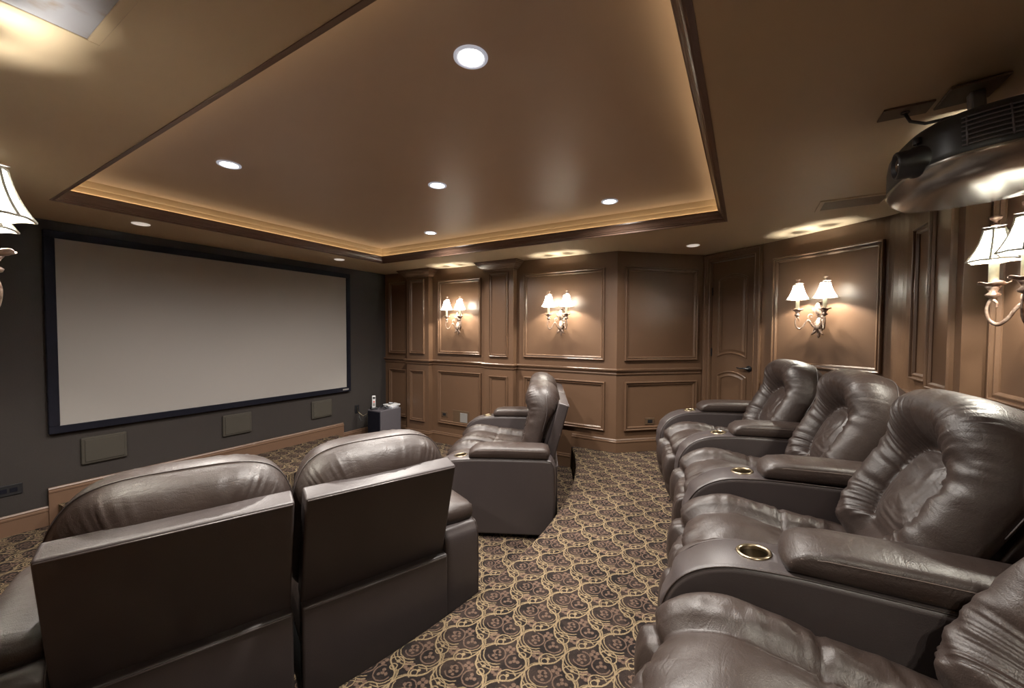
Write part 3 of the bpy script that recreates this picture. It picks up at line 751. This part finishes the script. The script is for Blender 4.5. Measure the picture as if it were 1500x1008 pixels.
SW = 0.64           # seat width
def back_cushion_mesh(seed, w=0.345):
    H, hc = 0.70, 0.30; NT_ = 220
    th = np.linspace(0, 2*pi, NT_, endpoint=False); c, s = np.cos(th), np.sin(th)
    nt, nb = 3.7, 3.2
    n = np.where(s > 0, nt, nb)
    ox = w*np.sign(c)*np.abs(c)**(2/n); oh = np.where(s > 0, (H-hc), hc)*np.sign(s)*np.abs(s)**(2/n)
    wt = smooth01(oh/hc, -1.0, -0.88)
    top = smooth01(s, 0.15, 0.85)
    rf = 1-np.linspace(0, 1, 60)**1.35
    d0 = 0.050*top
    rows = []
    pl = wavy(th, seed, 16, 62, 12); pl2 = wavy(th, seed+1, 24, 90, 12); lump = wavy(th, seed+2, 2, 7, 5)
    cre = np.exp(-(pl/0.16)**2); cre2 = np.exp(-(pl2/0.16)**2)
    for r in rf:                            # front, from the rim inwards
        q = np.clip((r-0.735)/0.265, -1, 1)
        roll = (0.135+0.020*top)*np.sqrt(np.clip(1-np.abs(q)**2.2, 0, 1)) + d0*smooth01(r, 0.35, 0.7)
        cen = np.where(r < 0.55, 0.048+0.050*(1-(r/0.55)**2), 0.048*np.sqrt(np.clip(1-((r-0.55)/0.45)**2, 0, 1)))
        cren = 0.016*np.exp(-((r-0.50)/0.035)**2)
        d = wt*np.maximum(np.where(r > 0.47, roll, 0), cen-cren) + (1-wt)*cen
        d = d + wt*((0.010*pl-0.013*cre)*np.exp(-((r-0.58)/0.13)**2) + (0.006*pl2-0.005*cre2)*np.exp(-((r-0.91)/0.07)**2)) + 0.006*lump*np.sin(pi*r)
        d = d + 0.006*wavy(th*1.0+r*9, seed+5, 3, 9, 5)*np.exp(-((r-0.33)/0.14)**2)
        # horizontal creases low on the bolsters
        hh = hc+oh*r; d = d + 0.0028*(np.sin(hh*61+4*ox*r*6+2*lump)+np.sin(hh*113-9*ox*r+3*lump))*np.exp(-((r-0.76)/0.14)**2)*(1-top)*wt
        sq = 1+0.015*np.sin(pi*np.clip((r-0.5)/0.5, 0, 1))
        rows.append(np.stack([ox*r*sq, d, hc+oh*r], 1))
    bk = []
    rb = np.linspace(1, 0, 30)
    for r in rb[1:]:
        hh = hc+oh*r
        k = np.sqrt(np.clip(1-r**4, 0, 1)); bulge = (0.035+0.085*smooth01(hh, 0.40, 0.60))*k - d0*(1-k)
        bulge = bulge + smooth01(hh, 0.45, 0.6)*((0.007*pl2-0.006*cre2)*np.exp(-((r-0.90)/0.08)**2) + 0.010*lump*np.exp(-((r-0.72)/0.15)**2))
        bk.append(np.stack([ox*r, -bulge, hh], 1))
    V = np.concatenate(rows[::-1] + bk); F = grid_faces(len(rows)+len(bk), NT_)
    return V, F, th, (ox, oh, hc)
def frame_back(V, y0, z0, ang):             # lean the back plane: d forward = +y
    V = np.array(V); a = radians(ang); d, h = V[:, 1], V[:, 2]
    return np.stack([V[:, 0], y0+d*cos(a)-h*sin(a), z0+d*sin(a)+h*cos(a)], 1)
LEAN = 16
def seat_mesh(seed):
    # path of the seat surface from under the back, over the front roll and down the leg rest
    pts = [(0.12, 0.405), (0.25, 0.400), (0.40, 0.405), (0.55, 0.420), (0.68, 0.430), (0.84, 0.432), (0.95, 0.410), (1.01, 0.360), (1.035, 0.290), (1.030, 0.22), (1.015, 0.14), (1.0, 0.06), (0.99, 0.02)]
    P = np.array(pts); L = np.concatenate([[0], np.cumsum(np.linalg.norm(np.diff(P, axis=0), axis=1))]); L /= L[-1]
    nt, nu = 110, 61
    t = np.linspace(0, 1, nt); Y = np.interp(t, L, P[:, 0]); Z = np.interp(t, L, P[:, 1])
    k = np.ones(7)/7
    Ys = np.convolve(np.pad(Y, 3, 'edge'), k, 'valid'); Zs = np.convolve(np.pad(Z, 3, 'edge'), k, 'valid')
    dy, dz = np.gradient(Ys), np.gradient(Zs); ln = np.hypot(dy, dz); ny, nz = -dz/ln, dy/ln
    u = np.sin(np.linspace(-1, 1, nu)*pi/2*0.985); u = u/abs(u).max()
    U, T = np.meshgrid(u, t); A = np.abs(U)
    off = 0.030*np.cos(pi*U/1.06)**1 * (A < 0.53) + 0.052*np.exp(-((A-0.79)/0.19)**4)
    off = np.where(A < 0.53, 0.004+0.030*np.cos(pi*A/1.06), 0.0)*1.0 + 0.056*np.sqrt(np.clip(1-((A-0.765)/0.235)**2, 0, 1))*(A > 0.53)
    off = off - 0.007*np.exp(-((A-0.53)/0.03)**2)
    off = off - 0.11*np.clip((A-0.93)/0.07, 0, 1)**2
    tr = lambda c, w: np.exp(-((T-c)/w)**2)
    off = off - 0.014*tr(0.40, 0.007)*(A < 0.95)           # cross seam
    off = off - 0.030*tr(0.735, 0.014) - 0.010*tr(0.90, 0.012)
    off = off + 0.022*np.sin(pi*np.clip((T-0.42)/0.31, 0, 1))*(A < 0.97) + 0.026*np.sin(pi*np.clip((T-0.745)/0.25, 0, 1))
    roll = np.exp(-((A-0.70)/0.15)**2)
    r = rng(seed)
    wr = 0
    for _ in range(8): wr = wr + np.sin(T*r.uniform(60, 190)+A*r.uniform(-14, 14)*np.sign(U)+r.uniform(0, 6.28))*r.uniform(0.3, 1)
    off = off + 0.0045*wr/2.2*roll*np.exp(-((T-0.40)/0.22)**2)
    wr2 = 0
    for _ in range(6): wr2 = wr2 + np.sin(U*r.uniform(14, 44)+T*r.uniform(-10, 10)+r.uniform(0, 6.28))*r.uniform(0.3, 1)
    off = off + 0.0045*wr2/2*(np.exp(-((T-0.41)/0.05)**2)+np.exp(-((T-0.72)/0.05)**2)+np.exp(-((T-0.76)/0.04)**2))*(A < 0.96)
    off = off + 0.004*np.sin(U*7+T*19+seed)*np.sin(T*23+U*5)
    V = np.stack([U*(SW/2-0.003), Ys[:, None]+ny[:, None]*off, Zs[:, None]+nz[:, None]*off], 2).reshape(-1, 3)
    F = grid_faces(nt, nu, False)
    # underside so the cushion is closed
    base = len(V); low = np.stack([U*(SW/2-0.006), np.minimum(Ys[:, None]*np.ones_like(U), 0.92)-0.04, np.minimum(Zs[:, None]*np.ones_like(U)-0.13, 0.26)*1.0+0.0*U], 2)
    low[..., 2] = np.clip(low[..., 2], 0.02, 0.26)
    rim = [i*nu for i in range(nt)] + [(nt-1)*nu+k for k in range(1, nu)] + [i*nu+nu-1 for i in range(nt-2, -1, -1)] + [k for k in range(nu-2, 0, -1)]
    lv = low.reshape(-1, 3)[rim]; V = np.concatenate([V, lv]); n = len(rim)
    F += [(rim[i], rim[(i+1) % n], base+(i+1) % n, base+i) for i in range(n)]
    return V, F
AW = 0.20
def arm_profile():
    top = [(0.03, 0.03), (0.022, 0.30), (0.026, 0.50), (0.045, 0.555), (0.085, 0.578), (0.30, 0.580), (0.60, 0.578), (0.74, 0.572), (0.86, 0.556), (0.955, 0.515), (1.02, 0.45), (1.055, 0.36), (1.055, 0.25), (1.040, 0.13), (1.025, 0.03)]
    out = []
    for i in range(len(top)-1):
        q = [top[max(i-1, 0)], top[i], top[i+1], top[min(i+2, len(top)-1)]]
        for k in range(4):
            tt = k/4; f = lambda j: 0.5*((2*q[1][j])+(-q[0][j]+q[2][j])*tt+(2*q[0][j]-5*q[1][j]+4*q[2][j]-q[3][j])*tt*tt+(-q[0][j]+3*q[1][j]-3*q[2][j]+q[3][j])*tt**3)
            out.append((f(0), f(1)))
    out.append(top[-1]); return out
def inset_poly(pts, d):
    c = np.array(pts); n = len(c); out = []
    for i in range(n):
        a = c[i]-c[i-1]; b = c[(i+1) % n]-c[i]; a = a/np.hypot(*a); b = b/np.hypot(*b)
        m = np.array([a[1]+b[1], -(a[0]+b[0])]); m = m/np.hypot(*m); out.append(c[i]+m*d)
    return np.array(out)
def arm_mesh():
    pr = arm_profile(); hw = AW/2
    layers = []
    for x, ins in ((-hw, 0.020), (-hw+0.001, 0.014), (-hw+0.005, 0.006), (-hw+0.012, 0.001), (-hw+0.022, 0.0), (-0.05, -0.004), (0, -0.006), (0.05, -0.004), (hw-0.022, 0.0), (hw-0.012, 0.001), (hw-0.005, 0.006), (hw-0.001, 0.014), (hw, 0.020)):
        q = inset_poly(pr, ins); layers.append([(x, y, z) for y, z in q])
    n = len(pr); V = [p for l in layers for p in l]; F = grid_faces(len(layers), n)
    F.append(tuple(range(n))); F.append(tuple((len(layers)-1)*n+i for i in range(n)))
    # gathered leather on the rolled front
    out = []
    for x, y, z in V:
        if y > 0.90 and abs(x) < hw-0.01:
            k = 0.004*sin(z*70+x*9)+0.003*sin(z*41+x*25)
            y += k*min(1, (y-0.90)/0.08)
        out.append((x, y, z))
    return out, F
def to_mesh(name, V, F, mats, smooth=True):
    me = bpy.data.meshes.new(name); me.from_pydata([tuple(map(float, v)) for v in V], [], F)
    bm = bmesh.new(); bm.from_mesh(me); bmesh.ops.remove_doubles(bm, verts=bm.verts, dist=1e-5)
    bmesh.ops.recalc_face_normals(bm, faces=bm.faces); bm.to_mesh(me); bm.free()
    me.polygons.foreach_set('use_smooth', [smooth]*len(me.polygons))
    for m in mats: me.materials.append(M[m])
    return me
CUPY = 0.775
def boolean_cut(me, cutter_v, cutter_f):
    o = bpy.data.objects.new('arm_blank', me); COL.objects.link(o)
    cm = to_mesh('cutter', cutter_v, cutter_f, ['leather'], False); c = bpy.data.objects.new('cutter', cm); COL.objects.link(c)
    md = o.modifiers.new('cut', 'BOOLEAN'); md.object = c; md.operation = 'DIFFERENCE'; md.solver = 'EXACT'
    dg = bpy.context.evaluated_depsgraph_get(); r = bpy.data.meshes.new_from_object(o.evaluated_get(dg))
    bpy.data.objects.remove(o); bpy.data.objects.remove(c); return r
V, F = arm_mesh()
arm_me = to_mesh('arm', V, F, ['leather_flat'])
R0 = 0.043
cv, cf = revolve([(R0, 0.50), (R0, 0.62)], 28, Matrix.Translation((0, CUPY, 0)))
cf += [tuple(range(28))[::-1], tuple(28+k for k in range(28))]
arm_me = boolean_cut(arm_me, cv, cf)
for p in arm_me.polygons: p.use_smooth = len(p.vertices) <= 4 or p.area < 0.004
# cup insert follows the gentle slope of the arm top
tilt = Matrix.Translation((0, CUPY, 0.5715)) @ Matrix.Rotation(radians(-6), 4, 'X')
v, f = revolve([(0.0001, -0.060), (0.036, -0.060), (0.0405, -0.055), (0.0415, 0.0)], 28, tilt); cup_in = to_mesh('cup_insert', v, f, ['cupin'])
v, f = revolve([(0.0405, -0.006), (0.0405, 0.001), (0.042, 0.005), (0.047, 0.007), (0.052, 0.005), (0.053, 0.000), (0.052, -0.006)], 32, tilt); cup_rim = to_mesh('cup_rim', v, f, ['brass'])
# arm pad
def pad_mesh():
    bm = bmesh.new()
    prof = [(0.08, 0.580), (0.07, 0.615), (0.085, 0.652), (0.13, 0.662), (0.40, 0.664), (0.58, 0.660), (0.655, 0.648), (0.692, 0.622), (0.700, 0.598), (0.694, 0.577)]
    hw = AW/2; layers = []
    for x, ins in ((-hw, 0.024), (-hw+0.003, 0.014), (-hw+0.010, 0.006), (-hw+0.022, 0.001), (-hw+0.05, -0.004), (0, -0.009), (hw-0.05, -0.004), (hw-0.022, 0.001), (hw-0.010, 0.006), (hw-0.003, 0.014), (hw, 0.024)):
        q = np.array(prof); c = np.array([0.39, 0.617]); s = np.array([1-ins/0.31, 1-ins/0.044]); layers.append([(x, *(c+(p-c)*s)) for p in q])
    n = len(prof); V = [p for l in layers for p in l]; F = grid_faces(len(layers), n)
    F.append(tuple(range(n))); F.append(tuple((len(layers)-1)*n+i for i in range(n)))
    return to_mesh('arm_pad', V, F, ['leather'])
pad_me = pad_mesh()
def pad_seam():
    hw = AW/2-0.0015; parts = []
    for s in (-1, 1):
        parts.append(tube_geo([(s*hw, 0.10, 0.640), (s*hw, 0.40, 0.6415), (s*hw, 0.60, 0.637), (s*(hw-0.002), 0.66, 0.628), (s*(hw-0.004), 0.685, 0.610)], 0.0016, 5))
    V, F = merge(parts); return to_mesh('pad_seam', V, F, ['stitch'])
seam_me = pad_seam()
def arm_piping():
    pr = inset_poly(arm_profile(), 0.0045); parts = []
    pts = [p for p in pr if p[1] > 0.10]
    for s in (-1, 1): parts.append(tube_geo([(s*(AW/2-0.0045), y, z) for y, z in pts], 0.0028, 5))
    V, F = merge(parts); return to_mesh('arm_piping', V, F, ['leather'])
pipe_me = arm_piping()
sub = lambda me, n: me
LEANS = ((0.225, LEAN, 0.352), (0.350, 30, 0.335), (0.350, 33, 0.325)); backs = []; seats = []
for sd in (3, 17, 29):
    bb = []
    for y0, ln, w in LEANS:
        V, F, th, _ = back_cushion_mesh(sd, w); bb.append(to_mesh('backrest', frame_back(V, y0, 0.395, ln), F, ['leather']))
    backs.append(bb)
    V, F = seat_mesh(sd+40); seats.append(to_mesh('seat', V, F, ['leather']))
def seam_mesh(y0, ln, w):                        # stitched line along the crest of the headrest
    V, F, th, (ox, oh, hc) = back_cushion_mesh(3, w)
    sel = [i for i in range(len(th)) if 0.02 < sin(th[i])]
    top = smooth01(np.sin(th), 0.15, 0.85)
    pts = [(ox[i]*1.003, 0.050*top[i], hc+oh[i]*1.003) for i in sel]
    v, f = tube_geo([tuple(p) for p in frame_back(pts, y0, 0.395, ln)], 0.0022, 5); return to_mesh('headrest_seam', v, f, ['piping'])
hseam_me = [seam_mesh(*q) for q in LEANS]
def leaning_box(x0, x1, d0, d1, h0, h1, bev, y0, z0, ang):
    bm = bmesh.new(); bm_box(bm, x0, x1, d0, d1, h0, h1)
    bmesh.ops.bevel(bm, geom=bm.edges[:], offset=bev, segments=3, profile=0.6, affect='EDGES')
    for v in bm.verts: q = frame_back([tuple(v.co)], y0, z0, ang)[0]; v.co = q
    me = bpy.data.meshes.new('b'); bm.to_mesh(me); bm.free(); me.materials.append(M['leather_flat'])
    me.polygons.foreach_set('use_smooth', [True]*len(me.polygons)); return me
panel_me = [leaning_box(-0.322, 0.322, 0.0, 0.085, 0.0, 0.490, 0.012, y0-0.18, 0.470, ln) for y0, ln, w in LEANS]
panel_side_me = [leaning_box(-0.270, 0.270, 0.075, 0.16, 0.02, 0.40, 0.010, y0-0.18, 0.470, ln) for y0, ln, w in LEANS]
pbar_me = []
for y0, ln, w in LEANS:
    pts = frame_back([(-0.315, -0.001, 0.482), (0.315, -0.001, 0.482)], y0-0.18, 0.470, ln); v, f = tube_geo([tuple(p) for p in pts], 0.0035, 6)
    pbar_me.append(to_mesh('panel_piping', v, f, ['piping']))
def boxme(x0, x1, y0, y1, z0, z1, bev, mat):
    bm = bmesh.new(); bm_box(bm, x0, x1, y0, y1, z0, z1)
    if bev: bmesh.ops.bevel(bm, geom=bm.edges[:], offset=bev, segments=3, profile=0.6, affect='EDGES')
    bmesh.ops.recalc_face_normals(bm, faces=bm.faces)
    me = bpy.data.meshes.new('b'); bm.to_mesh(me); bm.free(); me.materials.append(M[mat])
    me.polygons.foreach_set('use_smooth', [True]*len(me.polygons)); return me
lower_me = boxme(-0.325, 0.325, 0.0, 0.06, 0.015, 0.482, 0.012, 'leather_flat')
v, f = tube_geo([(-0.315, -0.001, 0.473), (0.315, -0.001, 0.473)], 0.004, 6); lpipe_me = to_mesh('lower_piping', v, f, ['piping'])
base_me = boxme(-0.31, 0.31, 0.055, 0.90, 0.0, 0.30, 0.006, 'underside')
def put(name, me, parent, x=0.0):
    o = bpy.data.objects.new(name, me); COL.objects.link(o); o.parent = parent; o.location = (x, 0, 0); return o
def add_seat(root, x, k, j=0):
    put('base', base_me, root, x)
    put('seat', seats[k % 3], root, x)
    b = put('backrest', backs[k % 3][j], root, x); h = put('headrest_seam', hseam_me[j], b)
    p = put('back_panel', panel_me[j], root, x); put('panel_piping', pbar_me[j], p); put('panel_core', panel_side_me[j], p)
    l = put('lower_back_panel', lower_me, root, x); put('lower_piping', lpipe_me, l)
def add_arm(root, x):
    a = put('arm', arm_me, root, x); put('arm_pad', pad_me, a); put('pad_seam', seam_me, a); put('arm_piping', pipe_me, a)
    put('cup_holder', cup_in, a); put('cup_rim', cup_rim, a)
ZK = 1.07
def loveseat(loc, rz, label, k, zk=ZK):
    root = thing('loveseat', label, 'sofa', loc, radians(rz), 'leather loveseats on the lower floor')
    root.scale = (1, 1, zk)
    for i, s in enumerate((-1, 1)): add_seat(root, s*0.340, k+i)
    for s in (-1, 1): add_arm(root, s*(0.665+AW/2))
    return root
loveseat((0.885, 1.505, 0), -22, 'dark brown leather two-seat recliner sofa seen from behind, before the screen', 0, 1.025)
loveseat((3.515, 1.585, 0), 26, 'dark brown leather two-seat recliner sofa seen from the side, near the panelled wall', 1)
PITCH = 0.86
row_lab = ['dark brown leather recliner at the end of the rear row beside the left wall', 'dark brown leather recliner second along the rear row from the left wall',
           'dark brown leather recliner third along the rear row, next but one to the door', 'dark brown leather recliner at the end of the rear row nearest the door']
# the rear row bends in a gentle arc: seats turn towards the screen, arms stand between them
ARMS = [((0.655, -0.100), -3), ((1.520, -0.112), 2), ((2.396, -0.072), 8), ((3.250, 0.085), 13), ((4.060, 0.370), 20)]   # pad nose, heading
def place_arm(root, i):
    (nx, ny), th = ARMS[i]; th = radians(th); wx, wy = nx+0.70*sin(th), ny-0.70*cos(th)
    rz = root.rotation_euler.z; dx, dy = wx-root.location.x, wy-root.location.y
    add_arm(root, 0.0)
    a = [o for o in root.children if o.name.split('.')[0] == 'arm'][-1]
    a.location = (dx*cos(rz)+dy*sin(rz), -dx*sin(rz)+dy*cos(rz), 0); a.rotation_euler = (0, 0, th-rz)
for i in range(4):
    (x0, y0), t0 = ARMS[i]; (x1, y1), t1 = ARMS[i+1]; th = radians((t0+t1)/2)
    r = thing('theater_recliner', row_lab[i], 'recliner', ((x0+x1)/2+0.70*sin(th), (y0+y1)/2-0.70*cos(th), ZP), th, 'recliners in the rear row')
    r.scale = (1, 1, ZK)
    add_seat(r, 0, i, 2 if i == 0 else 1)
    for o in r.children:
        if o.name.split('.')[0] in ('seat', 'base'): o.scale = (0.955, 1, 1)
    if i == 0: place_arm(r, 0)
    place_arm(r, i+1)

# ------------------------------------------------------------------ projector on the ceiling
def make_projector():
    t = thing('projector', 'dark ceiling projector with silver underside and round lens', 'projector', (2.06, -0.735, 2.095))
    t.rotation_euler = (radians(-4), 0, 0)
    a, b = 0.30, 0.255; N = 64
    def ring(sx, z, sy=None):
        out = []
        for k in range(N):
            th = 2*pi*k/N; c, s = cos(th), sin(th); e = 2/2.9
            out.append((a*sx*np.sign(c)*abs(c)**e, b*(sy or sx)*np.sign(s)*abs(s)**e, z))
        return out
    def loft(name, rows, mat, par, caps=True):
        V = [p for r in rows for p in r]; F = grid_faces(len(rows), N)
        if caps: F += [tuple(range(N)), tuple((len(rows)-1)*N+k for k in range(N))]
        return mesh(name, V, F, mat, par, True)
    body = loft('housing', [ring(0.955, 0.075), ring(0.985, 0.080), ring(0.985, 0.10), ring(0.97, 0.165), ring(0.94, 0.205), ring(0.88, 0.220), ring(0.5, 0.225)], 'black', t)
    shell = loft('silver_cover', [ring(0.35, 0.004), ring(0.70, 0.010), ring(0.86, 0.022), ring(0.95, 0.045), ring(0.985, 0.068), ring(1.0, 0.078), ring(0.99, 0.084), ring(0.90, 0.084)], 'silver', t)
    # grille slats and ribs wrapped on the side facing away from the wall lamp
    def side(th, z, off=0.0):
        c, s = cos(th), sin(th); e = 2/2.9; k = np.interp(z, [0.10, 0.165, 0.205], [0.985, 0.97, 0.94])
        return ((a*k+off)*np.sign(c)*abs(c)**e, (b*k+off)*np.sign(s)*abs(s)**e, z)
    g = None
    for i in range(7):
        z = 0.104+i*0.0145
        tube('grille_slat', [side(th, z, 0.003) for th in np.linspace(radians(150), radians(262), 18)], 0.0030, 'subgrey', body, 5)
    for j in range(6):
        th = radians(153+j*20); tube('grille_rib', [side(th, z, 0.003) for z in (0.10, 0.15, 0.195)], 0.0030, 'subgrey', body, 5)
    LX = -0.165
    mt = Matrix.Translation((LX, b*0.93, 0.112)) @ Matrix.Rotation(radians(-90), 4, 'X')
    ln = lathe('lens_barrel', [(0.052, -0.05), (0.052, 0.006), (0.047, 0.012), (0.047, 0.046), (0.044, 0.050), (0.039, 0.050), (0.037, 0.036), (0.0, 0.034)], 'black', t, 28, mt)
    lathe('lens_glass', [(0.036, 0.036), (0.027, 0.043), (0.013, 0.047), (0.0001, 0.048)], 'glass', ln, 24, mt)
    lathe('adjuster_knob', [(0.012, 0.0), (0.012, 0.02), (0.0, 0.022)], 'black', t, 14, Matrix.Translation((LX-0.01, b*0.90, 0.170)))
    # controls and led on the silver cover
    for k in range(7):
        box('button', -0.17+k*0.020, -0.158+k*0.020, -0.165, -0.159, 0.0125, 0.018, 'white', shell, 0.0015, 1)
    box('status_led', -0.20, -0.188, -0.120, -0.114, 0.016, 0.020, 'led', shell)
    # mount
    mtx = None
    m = box('mount_plate', -0.02, 0.14, -0.06, 0.09, 0.388, 0.398, 'bronzeplate', t, 0.003, 1)
    box('mount_pole', 0.045, 0.085, -0.02, 0.02, 0.29, 0.390, 'steel', m, 0.006, 2)
    box('bracket', -0.02, 0.15, -0.13, 0.12, 0.268, 0.30, 'black', m, 0.012, 2)
    for s in (-1, 1):
        box('bracket_leg', 0.0+0.06*(s+1), 0.02+0.06*(s+1), -0.11, 0.13, 0.218, 0.275, 'black', m, 0.004, 1)
    tube('adjuster_rod', [(-0.03, 0.10, 0.262), (0.06, 0.15, 0.270), (0.16, 0.11, 0.262)], 0.014, 'black', m, 10)
    return t
PROJ = make_projector()
t = thing('cable_plate', 'bronze cable plate on the ceiling beside the projector mount', 'wall plate', (2.19, -0.535, ZS))
box('cover_plate', -0.05, 0.05, -0.075, 0.075, -0.008, 0.0, 'bronzeplate', t, 0.002, 1)
lathe('socket', [(0.014, -0.012), (0.014, 0.0)], 'black', t, 14); 
cb = tube('projector_cable', [(2.19, -0.535, ZS-0.013), (2.185, -0.55, ZS-0.05), (2.17, -0.59, ZS-0.075), (2.15, -0.64, ZS-0.08), (2.13, -0.69, ZS-0.10), (2.12, -0.74, ZS-0.13)], 0.006, 'black', None, 8)
cb.name = 'power_cable'; cb.parent = PROJ
cb.matrix_parent_inverse = (Matrix.Translation(PROJ.location) @ PROJ.rotation_euler.to_matrix().to_4x4()).inverted()

# ------------------------------------------------------------------ subwoofer corner
def corner_things():
    t = thing('subwoofer', 'dark grey box subwoofer standing in the corner by the screen', 'subwoofer', (3.99, 4.53, 0))
    box('cabinet', -0.19, 0.19, -0.14, 0.14, 0.03, 0.48, 'subgrey', t, 0.012, 3)
    box('side_grille', -0.197, -0.188, -0.125, 0.125, 0.05, 0.46, 'velvet', t, 0.003, 1)
    for sx in (-1, 1):
        for sy in (-1, 1): box('foot', sx*0.15-0.02, sx*0.15+0.02, sy*0.10-0.02, sy*0.10+0.02, 0.0, 0.032, 'black', t)
    top = 0.481
    p = thing('cordless_phone', 'silver cordless phone upright in its dock on the subwoofer', 'phone', (3.855, 4.60, top), radians(-25))
    box('dock', -0.045, 0.045, -0.045, 0.045, 0.0, 0.025, 'black', p, 0.006, 2)
    h = box('handset', -0.025, 0.025, -0.012, 0.012, 0.02, 0.195, 'phone', p, 0.008, 2)
    box('display', -0.017, 0.017, -0.0135, -0.010, 0.150, 0.176, 'black', h)
    box('red_key', -0.012, 0.012, -0.014, -0.010, 0.095, 0.118, 'red', h, 0.002, 1)
    box('keypad', -0.016, 0.016, -0.0135, -0.010, 0.045, 0.088, 'whiteplate', h)
    q = thing('white_box', 'flat white box lying on the subwoofer', 'box', (4.085, 4.48, top), radians(8))
    box('lid', -0.082, 0.082, -0.07, 0.07, 0.012, 0.030, 'paper', q, 0.003, 1); box('tray', -0.076, 0.076, -0.064, 0.064, 0, 0.014, 'paper', q)
    bk = box('booklet', -0.10, 0.10, -0.075, 0.075, 0.0, 0.018, 'phone', None, 0.003, 1); bk.location = (4.09, 4.49, top+0.031); bk.rotation_euler = (0, 0, radians(-12))
    tag(bk, 'grey booklet lying on top of the flat white box', 'booklet')
    g = thing('small_tray_gadget', 'silver gadget lying on the grey booklet', 'gadget', (4.08, 4.50, top+0.0495), radians(20))
    box('shell', -0.045, 0.045, -0.022, 0.022, 0, 0.016, 'steel', g, 0.005, 2); box('strap', -0.012, 0.012, -0.026, 0.026, 0.014, 0.022, 'paper', g, 0.003, 1)
    for i, (x, y, lb) in enumerate(((3.93, 4.44, 'beside the phone dock'), (3.985, 4.585, 'behind the first pair'))):
        w = thing('video_glasses', 'folded black and silver viewing glasses on the subwoofer ' + lb, 'glasses', (x, y, top), radians(30*i), 'viewing glasses on the subwoofer')
        for s in (-1, 1):
            lathe('lens_ring', [(0.018, -0.004), (0.022, 0), (0.018, 0.004), (0.014, 0), (0.018, -0.004)], 'black', w, 16, Matrix.Translation((s*0.023, 0, 0.024)) @ Matrix.Rotation(pi/2, 4, 'X'))
            tube('temple', [(s*0.044, 0, 0.026), (s*0.044, 0.03, 0.014), (s*0.040, 0.075, 0.004)], 0.003, 'black', w, 6)
        box('bridge', -0.010, 0.010, -0.004, 0.004, 0.0, 0.034, 'black', w, 0.002, 1)
    rm = thing('remote_control', 'small black remote standing at the edge of the subwoofer', 'remote', (3.83, 4.63, top))
    box('case', -0.012, 0.012, -0.006, 0.006, 0, 0.075, 'black', rm, 0.003, 1); box('key', -0.006, 0.006, -0.0075, -0.005, 0.045, 0.06, 'subgrey', rm)
    pts = [(3.80, 4.889, 0.46), (3.79, 4.84, 0.44), (3.76, 4.80, 0.36), (3.77, 4.76, 0.30), (3.80, 4.74, 0.34), (3.84, 4.71, 0.40), (3.90, 4.69, 0.38), (3.93, 4.672, 0.34)]
    c = tube('power_cable', pts, 0.005, 'black', None, 8); tag(c, 'black power cable from the wall outlet to the subwoofer', 'cable')
    pts = [(3.805, 4.889, 0.485), (3.77, 4.85, 0.50), (3.74, 4.80, 0.44), (3.78, 4.74, 0.38), (3.86, 4.70, 0.42), (3.92, 4.672, 0.42)]
    c = tube('speaker_cable', pts, 0.003, 'brass', None, 8); tag(c, 'thin brass-coloured speaker cable looping from the wall outlet to the subwoofer', 'cable')
corner_things()
pts = [BA.pt(0.57, 0.30, 0.024), BA.pt(0.575, 0.36, 0.026), BA.pt(0.60, 0.40, 0.026), BA.pt(0.635, 0.385, 0.026)]
c = tube('loose_cord', [(BA.pt(0.555, 0.262, 0.05)), *pts], 0.004, 'black', None, 6); tag(c, 'short black cord poking up at the baseboard of the angled wall', 'cord')
